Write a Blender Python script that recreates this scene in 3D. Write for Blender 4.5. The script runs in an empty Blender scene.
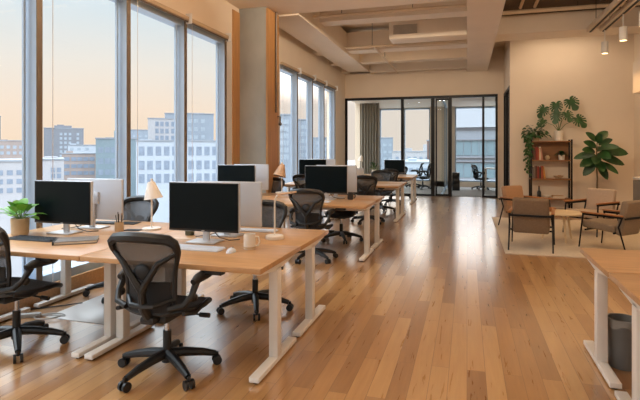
import bpy, bmesh, math, random
from mathutils import Vector as V, Matrix as M4
random.seed(7)
C = bpy.context.scene.collection
PI = math.pi
FOC, HC = 500.0, 1.5
YAW = math.atan(147 / 500)
FW = V((-math.sin(YAW), math.cos(YAW), 0)); RT = V((math.cos(YAW), math.sin(YAW), 0))

def at(x, y, d):
    """world point seen at photo pixel x, y and at depth d along the lens axis"""
    return V((0, 0, HC)) + d * (FW + RT * ((x - 320) / FOC) + V((0, 0, -(y - 150) / FOC)))

# ------------------------------------------------------------------ materials
def lin(c):
    return tuple((v / 12.92 if v <= .04045 else ((v + .055) / 1.055) ** 2.4) for v in (k / 255 for k in c))

def mat(name, rgb, rough=.5, metal=0., var=.08, scale=6., bump=0., bscale=60., spec=.5, stretch=None, coat=0., trans=0.):
    m = bpy.data.materials.new(name); m.use_nodes = True
    nt = m.node_tree; b = nt.nodes['Principled BSDF']
    c = lin(rgb)
    tc = nt.nodes.new('ShaderNodeTexCoord')
    src = tc.outputs['Object']
    if stretch:
        mp = nt.nodes.new('ShaderNodeMapping'); mp.inputs['Scale'].default_value = stretch
        nt.links.new(src, mp.inputs['Vector']); src = mp.outputs['Vector']
    n = nt.nodes.new('ShaderNodeTexNoise'); n.inputs['Scale'].default_value = scale; n.inputs['Detail'].default_value = 4
    nt.links.new(src, n.inputs['Vector'])
    r = nt.nodes.new('ShaderNodeValToRGB')
    r.color_ramp.elements[0].position = .3; r.color_ramp.elements[1].position = .7
    r.color_ramp.elements[0].color = tuple(max(0, v * (1 - var)) for v in c) + (1,)
    r.color_ramp.elements[1].color = tuple(min(1, v * (1 + var)) for v in c) + (1,)
    nt.links.new(n.outputs['Fac'], r.inputs['Fac']); nt.links.new(r.outputs['Color'], b.inputs['Base Color'])
    b.inputs['Roughness'].default_value = rough; b.inputs['Metallic'].default_value = metal
    b.inputs['Specular IOR Level'].default_value = spec
    b.inputs['Coat Weight'].default_value = coat
    if bump:
        n2 = nt.nodes.new('ShaderNodeTexNoise'); n2.inputs['Scale'].default_value = bscale; n2.inputs['Detail'].default_value = 3
        nt.links.new(src, n2.inputs['Vector'])
        bp = nt.nodes.new('ShaderNodeBump'); bp.inputs['Strength'].default_value = bump; bp.inputs['Distance'].default_value = .01
        nt.links.new(n2.outputs['Fac'], bp.inputs['Height']); nt.links.new(bp.outputs['Normal'], b.inputs['Normal'])
    if trans:
        out = nt.nodes['Material Output']; t = nt.nodes.new('ShaderNodeBsdfTransparent'); mx = nt.nodes.new('ShaderNodeMixShader')
        mx.inputs['Fac'].default_value = trans
        nt.links.new(b.outputs[0], mx.inputs[1]); nt.links.new(t.outputs[0], mx.inputs[2]); nt.links.new(mx.outputs[0], out.inputs['Surface'])
    return m

def emit(name, rgb, s):
    m = bpy.data.materials.new(name); m.use_nodes = True
    nt = m.node_tree; nt.nodes.remove(nt.nodes['Principled BSDF'])
    e = nt.nodes.new('ShaderNodeEmission'); e.inputs['Color'].default_value = lin(rgb) + (1,); e.inputs['Strength'].default_value = s
    nt.links.new(e.outputs[0], nt.nodes['Material Output'].inputs['Surface'])
    return m

def glassmat(name, tint, ior=1.45, extra=0.):
    m = bpy.data.materials.new(name); m.use_nodes = True
    nt = m.node_tree; nt.nodes.remove(nt.nodes['Principled BSDF'])
    t = nt.nodes.new('ShaderNodeBsdfTransparent'); t.inputs['Color'].default_value = tint + (1,)
    g = nt.nodes.new('ShaderNodeBsdfGlossy'); g.inputs['Roughness'].default_value = .01
    f = nt.nodes.new('ShaderNodeFresnel'); f.inputs['IOR'].default_value = ior
    mx = nt.nodes.new('ShaderNodeMixShader')
    ge = nt.nodes.new('ShaderNodeNewGeometry'); sb = nt.nodes.new('ShaderNodeMath'); sb.operation = 'SUBTRACT'; sb.inputs[0].default_value = 1
    ml = nt.nodes.new('ShaderNodeMath'); ml.operation = 'MULTIPLY'          # reflect on the outer faces only
    nt.links.new(ge.outputs['Backfacing'], sb.inputs[1]); nt.links.new(sb.outputs[0], ml.inputs[0]); nt.links.new(f.outputs[0], ml.inputs[1])
    nt.links.new(ml.outputs[0], mx.inputs[0]); nt.links.new(t.outputs[0], mx.inputs[1]); nt.links.new(g.outputs[0], mx.inputs[2])
    nt.links.new(mx.outputs[0], nt.nodes['Material Output'].inputs['Surface'])
    return m

def planks(name, width, length, cols, rough, seam, knots=True, along_y=True):
    m = bpy.data.materials.new(name); m.use_nodes = True
    nt = m.node_tree; b = nt.nodes['Principled BSDF']; L = nt.links
    N = nt.nodes.new
    tc = N('ShaderNodeTexCoord'); mp = N('ShaderNodeMapping')
    if along_y: mp.inputs['Rotation'].default_value = (0, 0, PI / 2)
    L.new(tc.outputs['Object'], mp.inputs['Vector'])
    br = N('ShaderNodeTexBrick'); br.offset = .37; br.offset_frequency = 2
    br.inputs['Scale'].default_value = 1; br.inputs['Brick Width'].default_value = length; br.inputs['Row Height'].default_value = width
    br.inputs['Mortar Size'].default_value = seam; br.inputs['Mortar Smooth'].default_value = .3; br.inputs['Bias'].default_value = 0
    br.inputs['Color1'].default_value = (0, 0, 0, 1); br.inputs['Color2'].default_value = (1, 1, 1, 1); br.inputs['Mortar'].default_value = (.5, .5, .5, 1)
    L.new(mp.outputs[0], br.inputs['Vector'])
    # grain stretched along the plank, shifted per plank
    add = N('ShaderNodeVectorMath'); add.operation = 'ADD'; sc = N('ShaderNodeVectorMath'); sc.operation = 'SCALE'; sc.inputs['Scale'].default_value = 13.
    L.new(br.outputs['Color'], sc.inputs[0]); L.new(mp.outputs[0], add.inputs[0]); L.new(sc.outputs[0], add.inputs[1])
    mp2 = N('ShaderNodeMapping'); mp2.inputs['Scale'].default_value = (1.2, 16, 1); L.new(add.outputs[0], mp2.inputs['Vector'])
    gr = N('ShaderNodeTexNoise'); gr.inputs['Scale'].default_value = 2.2; gr.inputs['Detail'].default_value = 6; gr.inputs['Distortion'].default_value = .6
    L.new(mp2.outputs[0], gr.inputs['Vector'])
    mixf = N('ShaderNodeMath'); mixf.operation = 'MULTIPLY_ADD'; mixf.inputs[1].default_value = .55
    g2 = N('ShaderNodeMath'); g2.operation = 'MULTIPLY'; g2.inputs[1].default_value = .45
    L.new(gr.outputs['Fac'], g2.inputs[0]); L.new(br.outputs['Color'], mixf.inputs[0]); L.new(g2.outputs[0], mixf.inputs[2])
    r = N('ShaderNodeValToRGB'); e = r.color_ramp.elements
    e[0].position = .1; e[1].position = .85
    e[0].color = lin(cols[0]) + (1,); e[1].color = lin(cols[2]) + (1,)
    k = r.color_ramp.elements.new(.5); k.color = lin(cols[1]) + (1,)
    L.new(mixf.outputs[0], r.inputs['Fac'])
    last = r.outputs['Color']
    mm = N('ShaderNodeMix'); mm.data_type = 'RGBA'; mm.blend_type = 'MULTIPLY'
    L.new(br.outputs['Fac'], mm.inputs[0]); L.new(last, mm.inputs[6]); mm.inputs[7].default_value = (.45, .38, .32, 1)
    last = mm.outputs[2]
    if knots:
        mp3 = N('ShaderNodeMapping'); mp3.inputs['Scale'].default_value = (2.0, 3.4, 1); L.new(add.outputs[0], mp3.inputs['Vector'])
        vo = N('ShaderNodeTexVoronoi'); vo.inputs['Scale'].default_value = 1.1; L.new(mp3.outputs[0], vo.inputs['Vector'])
        kr = N('ShaderNodeValToRGB'); kr.color_ramp.elements[0].position = .02; kr.color_ramp.elements[1].position = .06
        kr.color_ramp.elements[0].color = (.22, .16, .1, 1); kr.color_ramp.elements[1].color = (1, 1, 1, 1)
        L.new(vo.outputs['Distance'], kr.inputs['Fac'])
        m3 = N('ShaderNodeMix'); m3.data_type = 'RGBA'; m3.blend_type = 'MULTIPLY'; m3.inputs[0].default_value = .8
        L.new(last, m3.inputs[6]); L.new(kr.outputs['Color'], m3.inputs[7]); last = m3.outputs[2]
    L.new(last, b.inputs['Base Color'])
    rn = N('ShaderNodeMath'); rn.operation = 'MULTIPLY_ADD'; rn.inputs[1].default_value = .1; rn.inputs[2].default_value = rough
    L.new(gr.outputs['Fac'], rn.inputs[0]); L.new(rn.outputs[0], b.inputs['Roughness'])
    b.inputs['Specular IOR Level'].default_value = .7; b.inputs['Coat Weight'].default_value = 1.0; b.inputs['Coat Roughness'].default_value = .17; b.inputs['Coat IOR'].default_value = 1.6
    bp = N('ShaderNodeBump'); bp.inputs['Strength'].default_value = .25; bp.inputs['Distance'].default_value = .002; bp.invert = True
    L.new(br.outputs['Fac'], bp.inputs['Height']); L.new(bp.outputs['Normal'], b.inputs['Normal'])
    return m

m_floor = planks('oak_planks', .118, 1.5, ((138, 94, 52), (178, 130, 80), (204, 160, 106)), .24, .0018)
m_desk = mat('desk_oak', (190, 147, 103), .34, var=.13, scale=3, stretch=(1, 14, 14))
m_paint = mat('warm_paint', (236, 220, 200), .8, var=.02, scale=1.5, bump=.05, bscale=90)
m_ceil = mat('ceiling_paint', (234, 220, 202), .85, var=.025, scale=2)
m_unlit_ceil = mat('dark_plenum_paint', (92, 76, 60), .9)  # dark colour painted in for the unlit gap above the lounge
m_conc = mat('raw_concrete', (164, 166, 162), .8, var=.22, scale=1.6, bump=.25, bscale=14, stretch=(1, 1, .55))
m_woodpanel = mat('amber_wood_panel', (190, 140, 88), .45, var=.12, scale=3, stretch=(8, 8, .7))
m_white = mat('white_steel', (232, 226, 218), .38, var=.02)
m_alu = mat('window_aluminium', (168, 186, 206), .42, metal=.2, var=.03)  # blue tint puts the daylight on the mullion sides into the colour
m_bronze_warmlit = mat('mullion_inner_face', (116, 102, 88), .45, metal=.3, var=.06)  # tan puts the warm room light on the inner face into the colour
m_blind = mat('blind_fabric', (196, 172, 144), .7, var=.04)
m_jamb = mat('white_jamb', (226, 224, 222), .5, var=.02)
m_glass = glassmat('window_glass', (.985, .995, .995), 1.25)
m_pglass = glassmat('partition_glass', (.955, .97, .965), 1.25)
m_blackmetal = mat('black_metal', (20, 20, 22), .4, metal=.5, var=.05)
m_black = mat('black_plastic', (19, 20, 22), .42, var=.1)
m_blackpad = mat('black_soft_pad', (20, 20, 22), .6, var=.08)
m_mesh = mat('chair_mesh', (80, 80, 82), .7, var=.12, scale=120, bump=.3, bscale=300, trans=.32)
m_seatmesh = mat('seat_mesh', (32, 31, 32), .75, var=.15, scale=120, bump=.3, bscale=300)
m_chrome = mat('polished_steel', (180, 182, 186), .2, metal=1., var=.02)
m_silver = mat('brushed_silver', (206, 206, 208), .35, metal=.6, var=.03)
m_shell = mat('monitor_shell', (204, 210, 220), .35, metal=.25, var=.02)
m_screen = mat('screen_off', (10, 20, 24), .3, var=.1, scale=2, spec=.12)
m_key = mat('white_keys', (216, 224, 236), .45, var=.03)
m_darkkey = mat('dark_keys', (52, 60, 68), .5, var=.08)
m_paper = mat('paper', (224, 214, 200), .8, var=.04)
m_cover = mat('grey_notebook_cover', (116, 112, 108), .6, var=.06)
m_ceramic = mat('white_ceramic', (236, 230, 220), .3, var=.03)
m_navy = mat('navy_ceramic', (30, 40, 54), .3)
m_potbeige = mat('beige_pot', (196, 172, 140), .75, var=.08, scale=14)
m_soil = mat('soil', (54, 40, 30), .95, var=.3, scale=40)
m_leaf = mat('bright_leaf', (112, 172, 66), .45, var=.35, scale=9)
m_leafd = mat('dark_leaf', (38, 76, 36), .4, var=.35, scale=8)
m_leafm = mat('monstera_leaf', (46, 84, 42), .4, var=.3, scale=8)
m_stem = mat('plant_stem', (104, 84, 52), .7, var=.15)
m_gstem = mat('green_stem', (90, 120, 60), .6, var=.15)
m_lampw = mat('lamp_white', (240, 232, 222), .4, var=.02)
m_copper = mat('lamp_pink_beige', (222, 184, 150), .45, var=.03)
m_rug = mat('beige_rug', (206, 190, 168), .95, var=.07, scale=30, bump=.4, bscale=200)
m_fabbrown = mat('brown_wool', (128, 108, 88), .9, var=.12, scale=60, bump=.3, bscale=250)
m_fabtaupe = mat('taupe_wool', (146, 128, 108), .9, var=.1, scale=60, bump=.3, bscale=250)
m_fabpink = mat('tan_wool', (170, 134, 104), .9, var=.1, scale=60, bump=.3, bscale=250)
m_fabpale = mat('pale_beige_wool', (190, 168, 148), .9, var=.08, scale=60, bump=.3, bscale=250)
m_armwood = mat('arm_wood', (170, 112, 62), .4, var=.15, scale=4, stretch=(10, 1.5, 10))
m_tablewood = mat('ash_wood', (230, 206, 168), .45, var=.06, scale=4, stretch=(1, 8, 8))
m_shelfwood = mat('shelf_wood', (142, 98, 58), .5, var=.14, scale=3, stretch=(1, 10, 10))
m_curtain = mat('grey_curtain', (150, 142, 130), .9, var=.05, scale=30)
m_carpet = mat('grey_carpet', (136, 130, 124), .95, var=.1, scale=60)
m_greywall = mat('grey_cabinet', (120, 116, 112), .6, var=.04)
m_bin = mat('grey_bin', (112, 112, 110), .5, var=.05)
m_liner = mat('bin_liner', (190, 190, 186), .3, var=.08, scale=20, trans=.5)
m_vent = mat('dark_grille', (30, 29, 26), .6)
m_pipe = mat('painted_pipe', (214, 192, 164), .6, var=.04)
m_lamp_on = emit('lamp_lens', (255, 214, 150), 9)
m_strip = emit('strip_lens', (255, 200, 130), 3)
m_mat = mat('pale_floor_mat', (214, 210, 206), .3, var=.03)
m_cable = mat('black_cable', (26, 26, 28), .5)
m_wcable = mat('grey_cable', (170, 166, 160), .5)

# ------------------------------------------------------------------ mesh builder
class MB:
    def __init__(s): s.v = []; s.f = []
    def add(s, vs, fs, mtx=None):
        o = len(s.v); s.v += [tuple(mtx @ V(p)) if mtx else tuple(p) for p in vs]
        s.f += [tuple(i + o for i in f) for f in fs]; return s
    def box(s, c, d, mtx=None):
        x, y, z = c; a, b, h = (k / 2 for k in d)
        vs = [(x + i * a, y + j * b, z + k * h) for k in (-1, 1) for j in (-1, 1) for i in (-1, 1)]
        return s.add(vs, [(0, 2, 3, 1), (4, 5, 7, 6), (0, 1, 5, 4), (2, 6, 7, 3), (0, 4, 6, 2), (1, 3, 7, 5)], mtx)
    def span(s, x0, x1, y0, y1, z0, z1):
        return s.box(((x0 + x1) / 2, (y0 + y1) / 2, (z0 + z1) / 2), (abs(x1 - x0), abs(y1 - y0), abs(z1 - z0)))
    def tube(s, pts, r, n=10, cap=True, closed=False):
        pts = [V(p) for p in pts]; k = len(pts)
        rs = r if isinstance(r, (list, tuple)) else [r] * k
        vs = []; up = None
        for i, p in enumerate(pts):
            if closed: t = (pts[(i + 1) % k] - pts[i - 1])
            else: t = (pts[min(i + 1, k - 1)] - pts[max(i - 1, 0)])
            t.normalize()
            if up is None:
                up = V((0, 0, 1)) if abs(t.z) < .9 else V((0, 1, 0))
            a = t.cross(up)
            if a.length < 1e-5: a = t.cross(V((1, 0, 0)))
            a.normalize(); b = a.cross(t); b.normalize(); up = b
            for j in range(n):
                w = 2 * PI * j / n
                vs.append(p + (a * math.cos(w) + b * math.sin(w)) * rs[i])
        fs = []
        for i in range(k if closed else k - 1):
            for j in range(n):
                a0 = i * n + j; a1 = i * n + (j + 1) % n; b0 = ((i + 1) % k) * n + j; b1 = ((i + 1) % k) * n + (j + 1) % n
                fs.append((a0, a1, b1, b0))
        if cap and not closed: fs += [tuple(range(n - 1, -1, -1)), tuple(range((k - 1) * n, k * n))]
        return s.add(vs, fs)
    def bar(s, p0, p1, w, h):
        """rectangular bar of width w (across) and height h from p0 to p1"""
        p0, p1 = V(p0), V(p1); t = (p1 - p0).normalized()
        up = V((0, 0, 1)) if abs(t.z) < .95 else V((0, 1, 0))
        a = t.cross(up).normalized(); b = a.cross(t).normalized()
        vs = [p + a * i * w / 2 + b * j * h / 2 for p in (p0, p1) for i, j in ((-1, -1), (1, -1), (1, 1), (-1, 1))]
        return s.add(vs, [(3, 2, 1, 0), (4, 5, 6, 7), (0, 1, 5, 4), (1, 2, 6, 5), (2, 3, 7, 6), (3, 0, 4, 7)])
    def lathe(s, prof, c=(0, 0, 0), n=24, mtx=None):
        vs = []; fs = []; k = len(prof)
        for r, z in prof:
            for j in range(n):
                w = 2 * PI * j / n; vs.append((c[0] + r * math.cos(w), c[1] + r * math.sin(w), c[2] + z))
        for i in range(k - 1):
            for j in range(n):
                fs.append((i * n + j, i * n + (j + 1) % n, (i + 1) * n + (j + 1) % n, (i + 1) * n + j))
        fs += [tuple(range(n - 1, -1, -1)), tuple(range((k - 1) * n, k * n))]
        return s.add(vs, fs, mtx)
    def ell(s, c, r, n=14, m=8, mtx=None):
        vs = [(c[0], c[1], c[2] - r[2])]
        for i in range(1, m):
            p = -PI / 2 + PI * i / m
            for j in range(n):
                w = 2 * PI * j / n
                vs.append((c[0] + r[0] * math.cos(p) * math.cos(w), c[1] + r[1] * math.cos(p) * math.sin(w), c[2] + r[2] * math.sin(p)))
        vs.append((c[0], c[1], c[2] + r[2])); fs = []
        for j in range(n):
            fs.append((0, 1 + (j + 1) % n, 1 + j)); top = len(vs) - 1; o = 1 + (m - 2) * n
            fs.append((top, o + j, o + (j + 1) % n))
            for i in range(m - 2):
                a = 1 + i * n
                fs.append((a + j, a + (j + 1) % n, a + n + (j + 1) % n, a + n + j))
        return s.add(vs, fs, mtx)
    def grid(s, fn, nu, nv, th=0.):
        """fn(u,v)->point, u,v in 0..1; thickness along the sheet's normals"""
        P = [[V(fn(i / nu, j / nv)) for j in range(nv + 1)] for i in range(nu + 1)]
        vs = [p for row in P for p in row]; W = nv + 1
        fs = [(i * W + j, (i + 1) * W + j, (i + 1) * W + j + 1, i * W + j + 1) for i in range(nu) for j in range(nv)]
        if th:
            N = []
            for i in range(nu + 1):
                for j in range(nv + 1):
                    du = P[min(i + 1, nu)][j] - P[max(i - 1, 0)][j]; dv = P[i][min(j + 1, nv)] - P[i][max(j - 1, 0)]
                    q = du.cross(dv); N.append(q.normalized() if q.length > 1e-9 else V((0, 0, 1)))
            o = len(vs); vs2 = [p - q * th for p, q in zip(vs, N)]
            fs2 = [tuple(k + o for k in reversed(f)) for f in fs]
            vs = vs + vs2; fs = fs + fs2
            ring = [(i, 0) for i in range(nu + 1)] + [(nu, j) for j in range(1, nv + 1)] + [(i, nv) for i in range(nu - 1, -1, -1)] + [(0, j) for j in range(nv - 1, 0, -1)]
            idx = [i * W + j for i, j in ring]
            for a, b in zip(idx, idx[1:] + idx[:1]): fs.append((b, a, a + o, b + o))
        return s.add(vs, fs)
    def build(s, name, material, parent=None, bevel=0., smooth=True, loc=None, seg=2):
        me = bpy.data.meshes.new(name); me.from_pydata(s.v, [], s.f)
        bm = bmesh.new(); bm.from_mesh(me)
        bmesh.ops.recalc_face_normals(bm, faces=bm.faces)
        if bevel:
            es = [e for e in bm.edges if len(e.link_faces) == 2 and e.calc_face_angle(0) > .6]
            bmesh.ops.bevel(bm, geom=es, offset=bevel, segments=seg, profile=.5, affect='EDGES', clamp_overlap=True)
        bm.to_mesh(me); bm.free()
        if smooth:
            for p in me.polygons: p.use_smooth = True
            try: me.set_sharp_from_angle(angle=.6)
            except Exception: pass
        me.materials.append(material)
        o = bpy.data.objects.new(name, me); C.objects.link(o)
        if parent: o.parent = parent
        if loc: o.location = loc
        return o

def tag(o, label=None, cat=None, group=None, kind=None):
    if label: o['label'] = label
    if cat: o['category'] = cat
    if group: o['group'] = group
    if kind: o['kind'] = kind
    return o

def thing(name, label, cat, loc=(0, 0, 0), rz=0., group=None):
    o = bpy.data.objects.new(name, None); C.objects.link(o); o.empty_display_size = .1
    o.location = loc; o.rotation_euler = (0, 0, rz)
    return tag(o, label, cat, group)

KIDS = {}
def kids(o): return [c for c in C.objects if c.parent is o]
def copy_tree(o, parent=None):
    c = o.copy(); C.objects.link(c)
    if parent is not None: c.parent = parent
    for ch in kids(o): copy_tree(ch, c)
    return c
class Maker:
    """first call keeps the prototype itself, later calls copy it"""
    def __init__(s, proto): s.p = proto; s.n = 0
    def __call__(s, loc, rz, label, group=None, scale=None):
        o = s.p if s.n == 0 else copy_tree(s.p); s.n += 1
        o.location = loc; o.rotation_euler = (0, 0, rz); o['label'] = label
        if group: o['group'] = group
        if scale: o.scale = scale
        return o
def struct(mb, name, m, parent=None, **k):
    o = mb.build(name, m, parent, **k)
    if parent is None: o['kind'] = 'structure'
    return o

# ------------------------------------------------------------------ the room
XW, XS, XR = -4.0, 1.1, 4.0            # window wall, side wall of the meeting rooms, far side wall of the lounge
YB, YL, YE, YR = 16.7, 14.2, 21.0, -3.2  # glass partition, lounge wall, end facade, wall behind the camera
ZS, WH = 4.75, 3.4                      # slab, window head
struct(MB().span(XW - .3, XR + .3, YR - .2, YE + .3, -.25, 0), 'floor', m_floor, smooth=False)
struct(MB().span(XW, XS + 3.2, YB + .06, YE, 0.001, .012), 'floor_carpet', m_carpet, smooth=False)
struct(MB().span(XW - .3, XR + .3, YR - .2, YE + .3, ZS, ZS + .2), 'ceiling', m_ceil, smooth=False)

# window wall: a low curb, the head above the windows, piers
w = MB()
w.span(XW - .3, XW, YR, YE, 0, .16); w.span(XW - .3, XW, YR, YE, WH + .02, ZS)
w.span(XW - .3, XW, 8.07, 10.30, .16, WH + .02); w.span(XW - .3, XW, 15.42, YB + .2, .16, WH + .02)
w.span(XW - .3, XW, YR - .2, -1.4, .16, WH + .02)
w.span(XW - .3, XW, 19.6, YE, .16, WH + .02)
struct(w, 'wall_left', m_paint, smooth=False)
struct(MB().span(XW, XW + .035, YR, 8.07, 0, .17), 'baseboard_left', m_desk, smooth=False)
struct(MB().span(XW - .02, XW + .012, 8.075, 8.36, .0, WH + .6), 'trim_1', m_woodpanel, smooth=False)
col = struct(MB().span(XW, -3.475, 8.36, 8.90, 0, ZS), 'column', m_conc, smooth=False)
cj = MB()
for z in (.95, 2.05, 3.15): cj.span(XW, -3.47, 8.352, 8.362, z, z + .02)
struct(cj, 'trim_2', m_conc, smooth=False)
struct(MB().span(-3.475, -3.44, 8.37, 8.92, 0, 4.06), 'trim_3', m_woodpanel, smooth=False)

def window(n, y0, y1, label_end=False, jamb=None, xa=XW):
    """one bay: glass, a deep mullion at its far end, top and bottom rails"""
    e = bpy.data.objects.new('window_%d' % n, None); C.objects.link(e); e['kind'] = 'structure'; e.location = (xa, y0, 0)
    L = y1 - y0
    fr = MB(); fr.span(-.20, -.03, 0, L, .16, .25); fr.span(-.20, -.03, 0, L, WH - .07, WH + .02)
    fr.span(-.17, -.004, L - .07, L, .16, WH + .02)
    fr.build('window_frame', m_alu, e, smooth=False)
    MB().span(-.004, .004, L - .07, L, .16, WH + .02).build('mullion_face', m_bronze_warmlit, e, smooth=False)
    MB().span(-.14, -.125, .0, L - .07, .25, WH - .07).build('glass', m_glass, e, smooth=False)
    g = MB(); g.span(-.118, -.098, .03, .055, .25, WH - .07); g.span(-.118, -.098, L - .125, L - .10, .25, WH - .07)
    g.build('window_sash', m_alu, e, smooth=False)
    if jamb: MB().span(-.2, -.0, L, L + jamb, .16, WH + .02).build('jamb', m_jamb, e, smooth=False)
    return e
ys = [-1.4, 0.05, 1.35, 2.65, 3.94, 5.28, 6.58, 7.86]
for i, (a, b) in enumerate(zip(ys, ys[1:])): window(i + 1, a, b, jamb=.21 if i == 6 else None)
ys2 = [10.45, 11.68, 12.93, 14.07, 15.30]
for i, (a, b) in enumerate(zip(ys2, ys2[1:])): window(8 + i, a, b, jamb=.12 if i == 3 else None)
struct(MB().span(XW - .2, XW, 10.30, 10.45, .16, WH + .02), 'trim_4', m_jamb, smooth=False)

# roller blinds over the window heads
def blind(y0, y1, label, group):
    t = thing('roller_blind', label, 'blind', (XW, y0, WH), 0, group)
    L = y1 - y0
    MB().span(.0, .06, .012, L - .012, .01, .07).build('cassette', m_blind, t, bevel=.008)
    MB().tube([(.04, .02, -.004), (.04, L - .02, -.004)], .012, 8).build('hem_bar', m_bronze_warmlit, t)
    MB().span(.0, .10, L - .035, L - .012, -.03, .12).build('bracket', m_jamb, t, bevel=.004)
    MB().tube([(.03, .10, 0), (.03, .10, -WH + .18)], .0035, 6).build('guide_wire', m_jamb, t)
for i, lab in ((4, 'tan roller blind with guide wires in the pane behind the potted plant monitor'), (5, 'tan roller blind over the pane behind the white conical lamp'), (6, 'tan roller blind over the last pane before the concrete column')):
    blind(ys[i], ys[i + 1], lab, 'roller blinds before the column')
n2 = ['first past the concrete column', 'second past the concrete column', 'third past the concrete column', 'last one before the glass meeting rooms']
for i, (a, b) in enumerate(zip(ys2, ys2[1:])): blind(a, b, 'tan roller blind cassette over the window, ' + n2[i], 'roller blinds past the column')

# back wall over the glass partition, lounge wall, side walls
ZP = 3.24
struct(MB().span(XW, XS, YB - .05, YB + .1, ZP, ZS), 'wall_back', m_paint, smooth=False)
struct(MB().span(XW, -4.0 + .0001, YB - .05, YB + .1, 0, ZP), 'trim_5', m_paint, smooth=False)
w = MB(); w.span(XS - .0, XR + .3, YL, YL + .16, 0, ZS)
struct(w, 'wall_lounge', m_paint, smooth=False)
w = MB(); w.span(XS, XS + .14, YL + .16, YB + .1, ZP, ZS); w.span(XS, XS + .14, 16.5, YB + .1, 0, ZP)
struct(w, 'wall_side', m_paint, smooth=False)
struct(MB().span(XR, XR + .2, YR, YL, 0, ZS), 'wall_right', m_paint, smooth=False)
w = MB(); w.span(XW - .3, XR + .2, YR - .2, YR, 0, .3); w.span(XW - .3, XR + .2, YR - .2, YR, WH, ZS)
for a, b in ((XW - .3, -3.5), (-.1, .3), (3.6, XR + .2)): w.span(a, b, YR - .2, YR, .3, WH)
struct(w, 'wall_rear', m_paint, smooth=False)
for n, (a, b) in enumerate(((-3.5, -1.8), (-1.8, -.1), (.3, 1.95), (1.95, 3.6))):  # unseen windows added behind the camera for cool fill daylight
    q = bpy.data.objects.new('window_%d' % (40 + n), None); C.objects.link(q); q['kind'] = 'structure'
    fr = MB(); fr.span(a, a + .05, YR - .16, YR, .3, WH); fr.span(b - .05, b, YR - .16, YR, .3, WH); fr.span(a, b, YR - .16, YR, WH - .06, WH); fr.span(a, b, YR - .16, YR, .3, .36)
    fr.build('window_frame', m_alu, q, smooth=False)
    MB().span(a + .05, b - .05, YR - .09, YR - .08, .36, WH - .06).build('glass', m_glass, q, smooth=False)
bb = MB(); bb.span(XS, XR, YL - .018, YL, 0, .09)
struct(bb, 'baseboard_lounge', m_paint, smooth=False)
struct(MB().span(XR - .5, XR, 8.0, 12.5, 2.74, 3.42), 'wall_bulkhead', m_paint, smooth=False)

# ceiling beams and soffits
struct(MB().span(0.0, .62, YR, YB - .05, 4.0, ZS), 'ceiling_beam_main', m_ceil, smooth=False)
struct(MB().span(-3.75, -3.05, 8.95, YB - .05, 4.05, 4.6), 'ceiling_soffit_window_side', m_ceil, smooth=False)
for k, (y0, y1, z0, z1, x0) in enumerate(((7.45, 8.95, 4.08, ZS, XW), (10.35, 10.75, 4.26, 4.62, XW), (12.9, 13.35, 4.12, 4.6, XW), (14.6, 14.95, 4.1, 4.6, XW), (16.05, 16.35, 4.05, 4.6, XW))):
    struct(MB().span(x0, 0, y0, y1, z0, z1), 'ceiling_beam_%s' % 'abcde'[k], m_ceil, smooth=False)
struct(MB().span(.62, XR, 12.4, 13.2, 4.2, 4.62), 'ceiling_beam_lounge', m_ceil, smooth=False)
struct(MB().span(.62, XR, 7.0, 14.2, ZS - .03, ZS - .002), 'ceiling_plenum_board', m_unlit_ceil, smooth=False)  # dark-coloured sheet that paints the ceiling gap as unlit
struct(MB().span(.62, XR, 6.2, 6.5, 4.3, ZS), 'ceiling_beam_near', m_ceil, smooth=False)

# air duct with a dark grille
t = thing('air_duct', 'boxy painted air duct with a dark grille under the slab', 'air duct', (0, 11.5, 4.05))
MB().span(-1.72, -.005, 0, .55, .0, .4).build('duct_box', m_ceil, t, bevel=.01)
MB().span(-1.66, -1.04, -.016, 0, .07, .35).build('grille_frame', m_ceil, t, bevel=.004)
g = MB(); g.span(-1.62, -1.08, -.012, -.004, .10, .32)
for k in range(9): g.span(-1.62, -1.08, -.022, -.012, .105 + .024 * k, .113 + .024 * k)
g.build('grille', m_vent, t, smooth=False)

def pipe(name, label, cat, pts, r, mt=m_pipe, hang=(), group=None):
    t = thing(name, label, cat, pts[0], 0, group)
    o = V(pts[0]); MB().tube([V(p) - o for p in pts], r, 10).build('pipe_run', mt, t)
    for p in hang:
        q = V(p) - o
        MB().tube([q, (q.x, q.y, ZS - o.z)], .006, 6).build('hanger_rod', m_vent, t)
    return t
pipe('sprinkler_pipe', 'thin sprinkler pipe hung just past the wide beam over the column', 'pipe', [(-3.0, 9.7, 4.2), (-.02, 9.7, 4.2)], .03, hang=[(-2.4, 9.7, 4.2), (-1.0, 9.7, 4.2)])
pipe('sprinkler_pipe', 'thin sprinkler pipe with hanger rods between duct and next beam', 'pipe', [(-3.0, 12.5, 4.12), (-.02, 12.5, 4.12)], .03, hang=[(-2.3, 12.5, 4.12), (-.95, 12.5, 4.12)])
pipe('sprinkler_pipe', 'slender pipe running lengthwise from the duct towards the meeting rooms', 'pipe', [(-2.2, 12.2, 4.06), (-2.2, 16.6, 4.06)], .03, hang=[(-2.2, 13.9, 4.06)])
pipe('conduit', 'horizontal tan conduit in the dark ceiling gap above the lounge', 'pipe', [(.63, 11.95, 4.58), (3.95, 11.95, 4.58)], .045, hang=[(1.2, 11.95, 4.58), (2.3, 11.95, 4.58)])
pipe('conduit', 'sloping tan conduit over the lounge, the one beside the main beam', 'pipe', [(1.15, 7.2, 4.7), (1.15, 12.05, 4.7)], .035)
pipe('conduit', 'sloping tan conduit over the lounge, the one towards the light tracks', 'pipe', [(1.45, 7.2, 4.7), (1.45, 12.05, 4.7)], .035)
pipe('riser_pipe', 'dark slim riser pipe climbing the wooden side of the column', 'pipe', [(-3.415, 8.72, 2.2), (-3.415, 8.72, 4.07)], .022, m_bronze_warmlit)
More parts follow.
